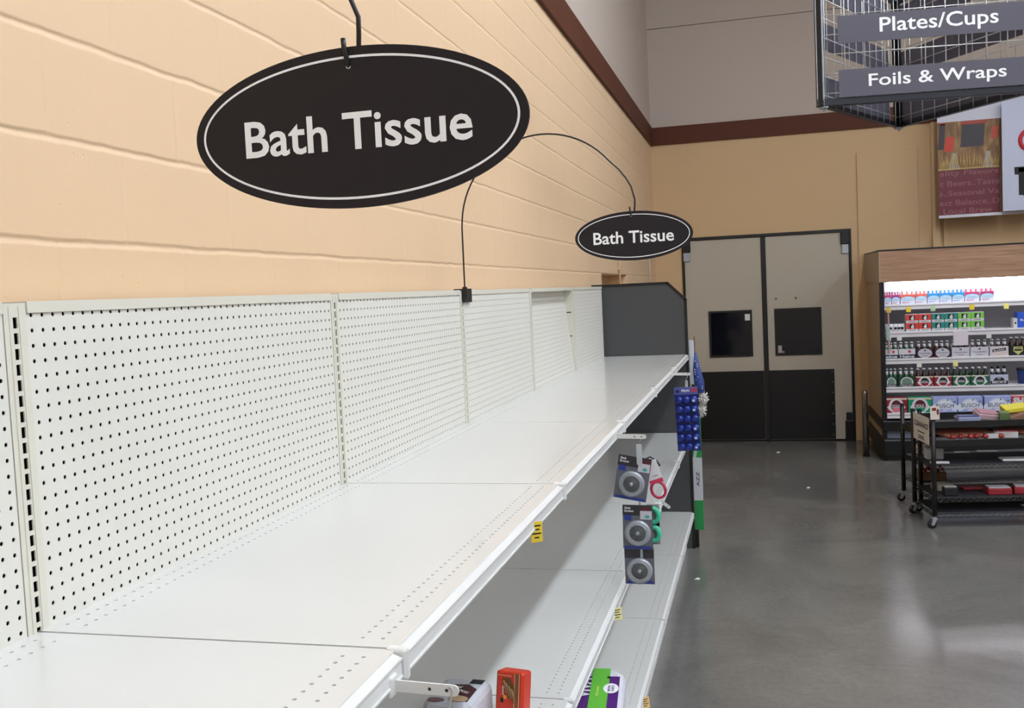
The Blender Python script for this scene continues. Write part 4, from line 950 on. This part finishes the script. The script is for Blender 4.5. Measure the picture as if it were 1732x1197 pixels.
def log(x, label, y=9.5, rz=24):
    t = thing('sausage_log', label, 'meat', onA(x, y, 28.4), (7, 0, rz+RZ), 'sausage logs on the second cart tray')
    m = MB(); m.tube([(0, -5.4, 0), (0, -5.0, 0), (0, 5.0, 0), (0, 5.4, 0)], .7, LOG, 10, radii=[.35, .72, .72, .35]); m.build('casing', t)
    m = MB(); m.lathe([(.78, 0), (.76, .9), (.4, 1.2)], MEAT, M=Matrix.Translation((0, -4.9, 0)) @ Matrix.Rotation(math.pi/2, 4, 'X'), n=12); m.tube([(-.3, -6.0, .2), (.3, -6.3, .1)], .3, MEAT, 6); m.build('red_end', t)
    t.location.z += .4*I; return t
for k, (x, lb) in enumerate(zip(xs, LB)): log(x, lb, 6.4+(k % 2)*.7, 33+3*(k % 3))
gm = 'wrapped meat trays on the carts'
slab('meat_tray', 'white wrapped tray at the middle of the log row', 'meat', onA(18.6, 3, 27.3), (4.2, 2.6, 1.6), WTR, (0, 0, 10), None, gm)
slab('meat_tray', 'pink wrapped meat tray right of the white one on the log row', 'meat', onA(23, 4.2, 27.3), (6.6, 4.5, 2.0), WTR, (0, 0, -6), col(214, 110, 124), gm)
slab('meat_tray', 'small blue and white wrapped pack on the top cart tray', 'meat', onA(12.6, 7, 31.9), (6.8, 5, 1.9), col(150, 158, 190), (0, 0, 6), col(60, 66, 120), gm)
slab('meat_tray', 'crinkled pinkish pack leaning on the top cart tray', 'meat', onA(19, 9, 33), (7, 4.8, 1.7), col(206, 176, 182), (14, 8, 12), col(170, 120, 132), gm)
slab('food_pouch', 'green pouch on the top cart tray', 'food pack', onA(23.3, 6, 31.9), (3, 4, 3.2), col(94, 118, 70), (0, 0, -8), None, gm)
slab('food_pouch', 'yellow pouch lying on top at the right of the cart', 'food pack', onA(27.5, 9, 35), (7, 5, 1.5), col(226, 214, 66), (10, -6, 4), None, gm)
slab('food_pouch', 'brown and tan pack under the yellow pouch', 'food pack', onA(27, 6, 32), (6, 4, 2.2), col(130, 96, 84), (0, -14, 20), None, gm)
gl = 'packs on the lower cart shelves'
slab('foil_tray', 'shallow white foil pack on the third cart shelf at the right edge', 'food pack', onA(26, 4.5, 19.95), (9, 5, .7), WTR, (0, 0, 4), None, gl)
slab('foil_tray', 'flat white pack on the cart shelf, left of two', 'food pack', onB(17.5, 9, 16.95), (5, 4, .8), WTR, (0, 0, 0), None, gl)
slab('foil_tray', 'flat white pack on the cart shelf, right of two', 'food pack', onB(26, 9, 16.95), (6.5, 4, .9), WTR, (0, 0, 3), None, gl)
slab('meat_tray', 'red and white wrapped tray on the low cart shelf, left of two', 'meat', onA(20.5, 4.5, 9.55), (7, 5, 2), col(150, 36, 46), (0, 0, 5), col(188, 184, 190), gl)
slab('meat_tray', 'red and white wrapped tray on the low cart shelf, right of two', 'meat', onA(29, 4.5, 9.55), (7.5, 5, 2.2), col(150, 36, 46), (0, 0, -4), col(188, 184, 190), gl)
slab('meat_tray', 'thin dark red pack behind the wrapped trays on the low cart shelf', 'meat', onA(15, 12, 9.55), (6, 4, .9), col(140, 34, 44), (0, 0, 10), None, gl)
slab('food_jar_pack', 'black and white pack near the front cart post on the low shelf', 'food pack', onA(5.8, 3.5, 9.55), (4.2, 3, 2.6), INK, (0, 0, 5), col(180, 178, 176), gl)
slab('food_pouch', 'crumpled clear pack behind the black and white pack', 'food pack', onA(6, 12, 9.55), (5, 5, 2.2), col(160, 156, 150), (0, 0, 20), None, gl)
slab('paper_scrap', 'tiny white scrap on the lowest cart shelf', 'litter', onA(29.6, 8, 4.75), (1.6, 1, .3), WTR, (0, 0, 20), None, gl, .05)
t = slab('ketchup_carton', 'brown carton of red bottles on the low shelf between the carts', 'carton', onB(5.5, 6, 9.5), (9, 7, 3), col(120, 88, 58), (0, 0, 0), None, gl)
for k in range(4):
    m = MB(); m.lathe([(1, .4), (1.05, 3.4), (.8, 4.2), (.35, 4.8), (.35, 5.3)], col(140, 26, 34, .25), (-3+2*k, -1.6, 0), 10); rect(m, (-3+2*k, -2.65, 2.9), X, Z, 1.1, 1.2, WC, .02); m.build('red_bottle', t)
for k in range(3): slab('stacked_tray', ('bottom', 'middle', 'top')[k]+' tray of the three white trays stacked on the rear cart', 'tray', onB(3.6, 7, 16.95+1.5*k), (5.6, 5, 1.25), col(222, 222, 212, .4), (0, 0, 2*k), None, 'white trays stacked on the rear cart', .4)
slab('white_box', 'small white box on the third shelf of the front cart', 'box', onA(3.4, 11, 19.95), (5.2, 4, 3.6), col(188, 192, 202), (0, 0, 4), None, gl)
slab('paper_strip', 'white strip label lying at the front cart edge', 'label', onA(2.5, 2.2, 19.95), (5.5, 1, .6), WTR, (0, 0, 0), None, gl, .05)

# crumbs of litter on the floor
for (x, y, r_, lb) in ((27.5, 209, .8, 'small white scrap of paper on the floor by the shelving'), (62, 330, .7, 'tiny white scrap on the floor before the doors'), (52.5, 410, .9, 'tiny pale scrap on the floor near the doors')):
    m = MB(); m.add([(-r_, -r_*.5, .02), (r_*.7, -r_*.6, .05), (r_, r_*.4, .25), (-r_*.3, r_*.7, .12), (0, 0, .45)], [(0, 1, 4), (1, 2, 4), (2, 3, 4), (3, 0, 4), (3, 2, 1, 0)], PAPER)
    tag(m.build('paper_scrap', None, (x, y, 0)), lb, 'litter')
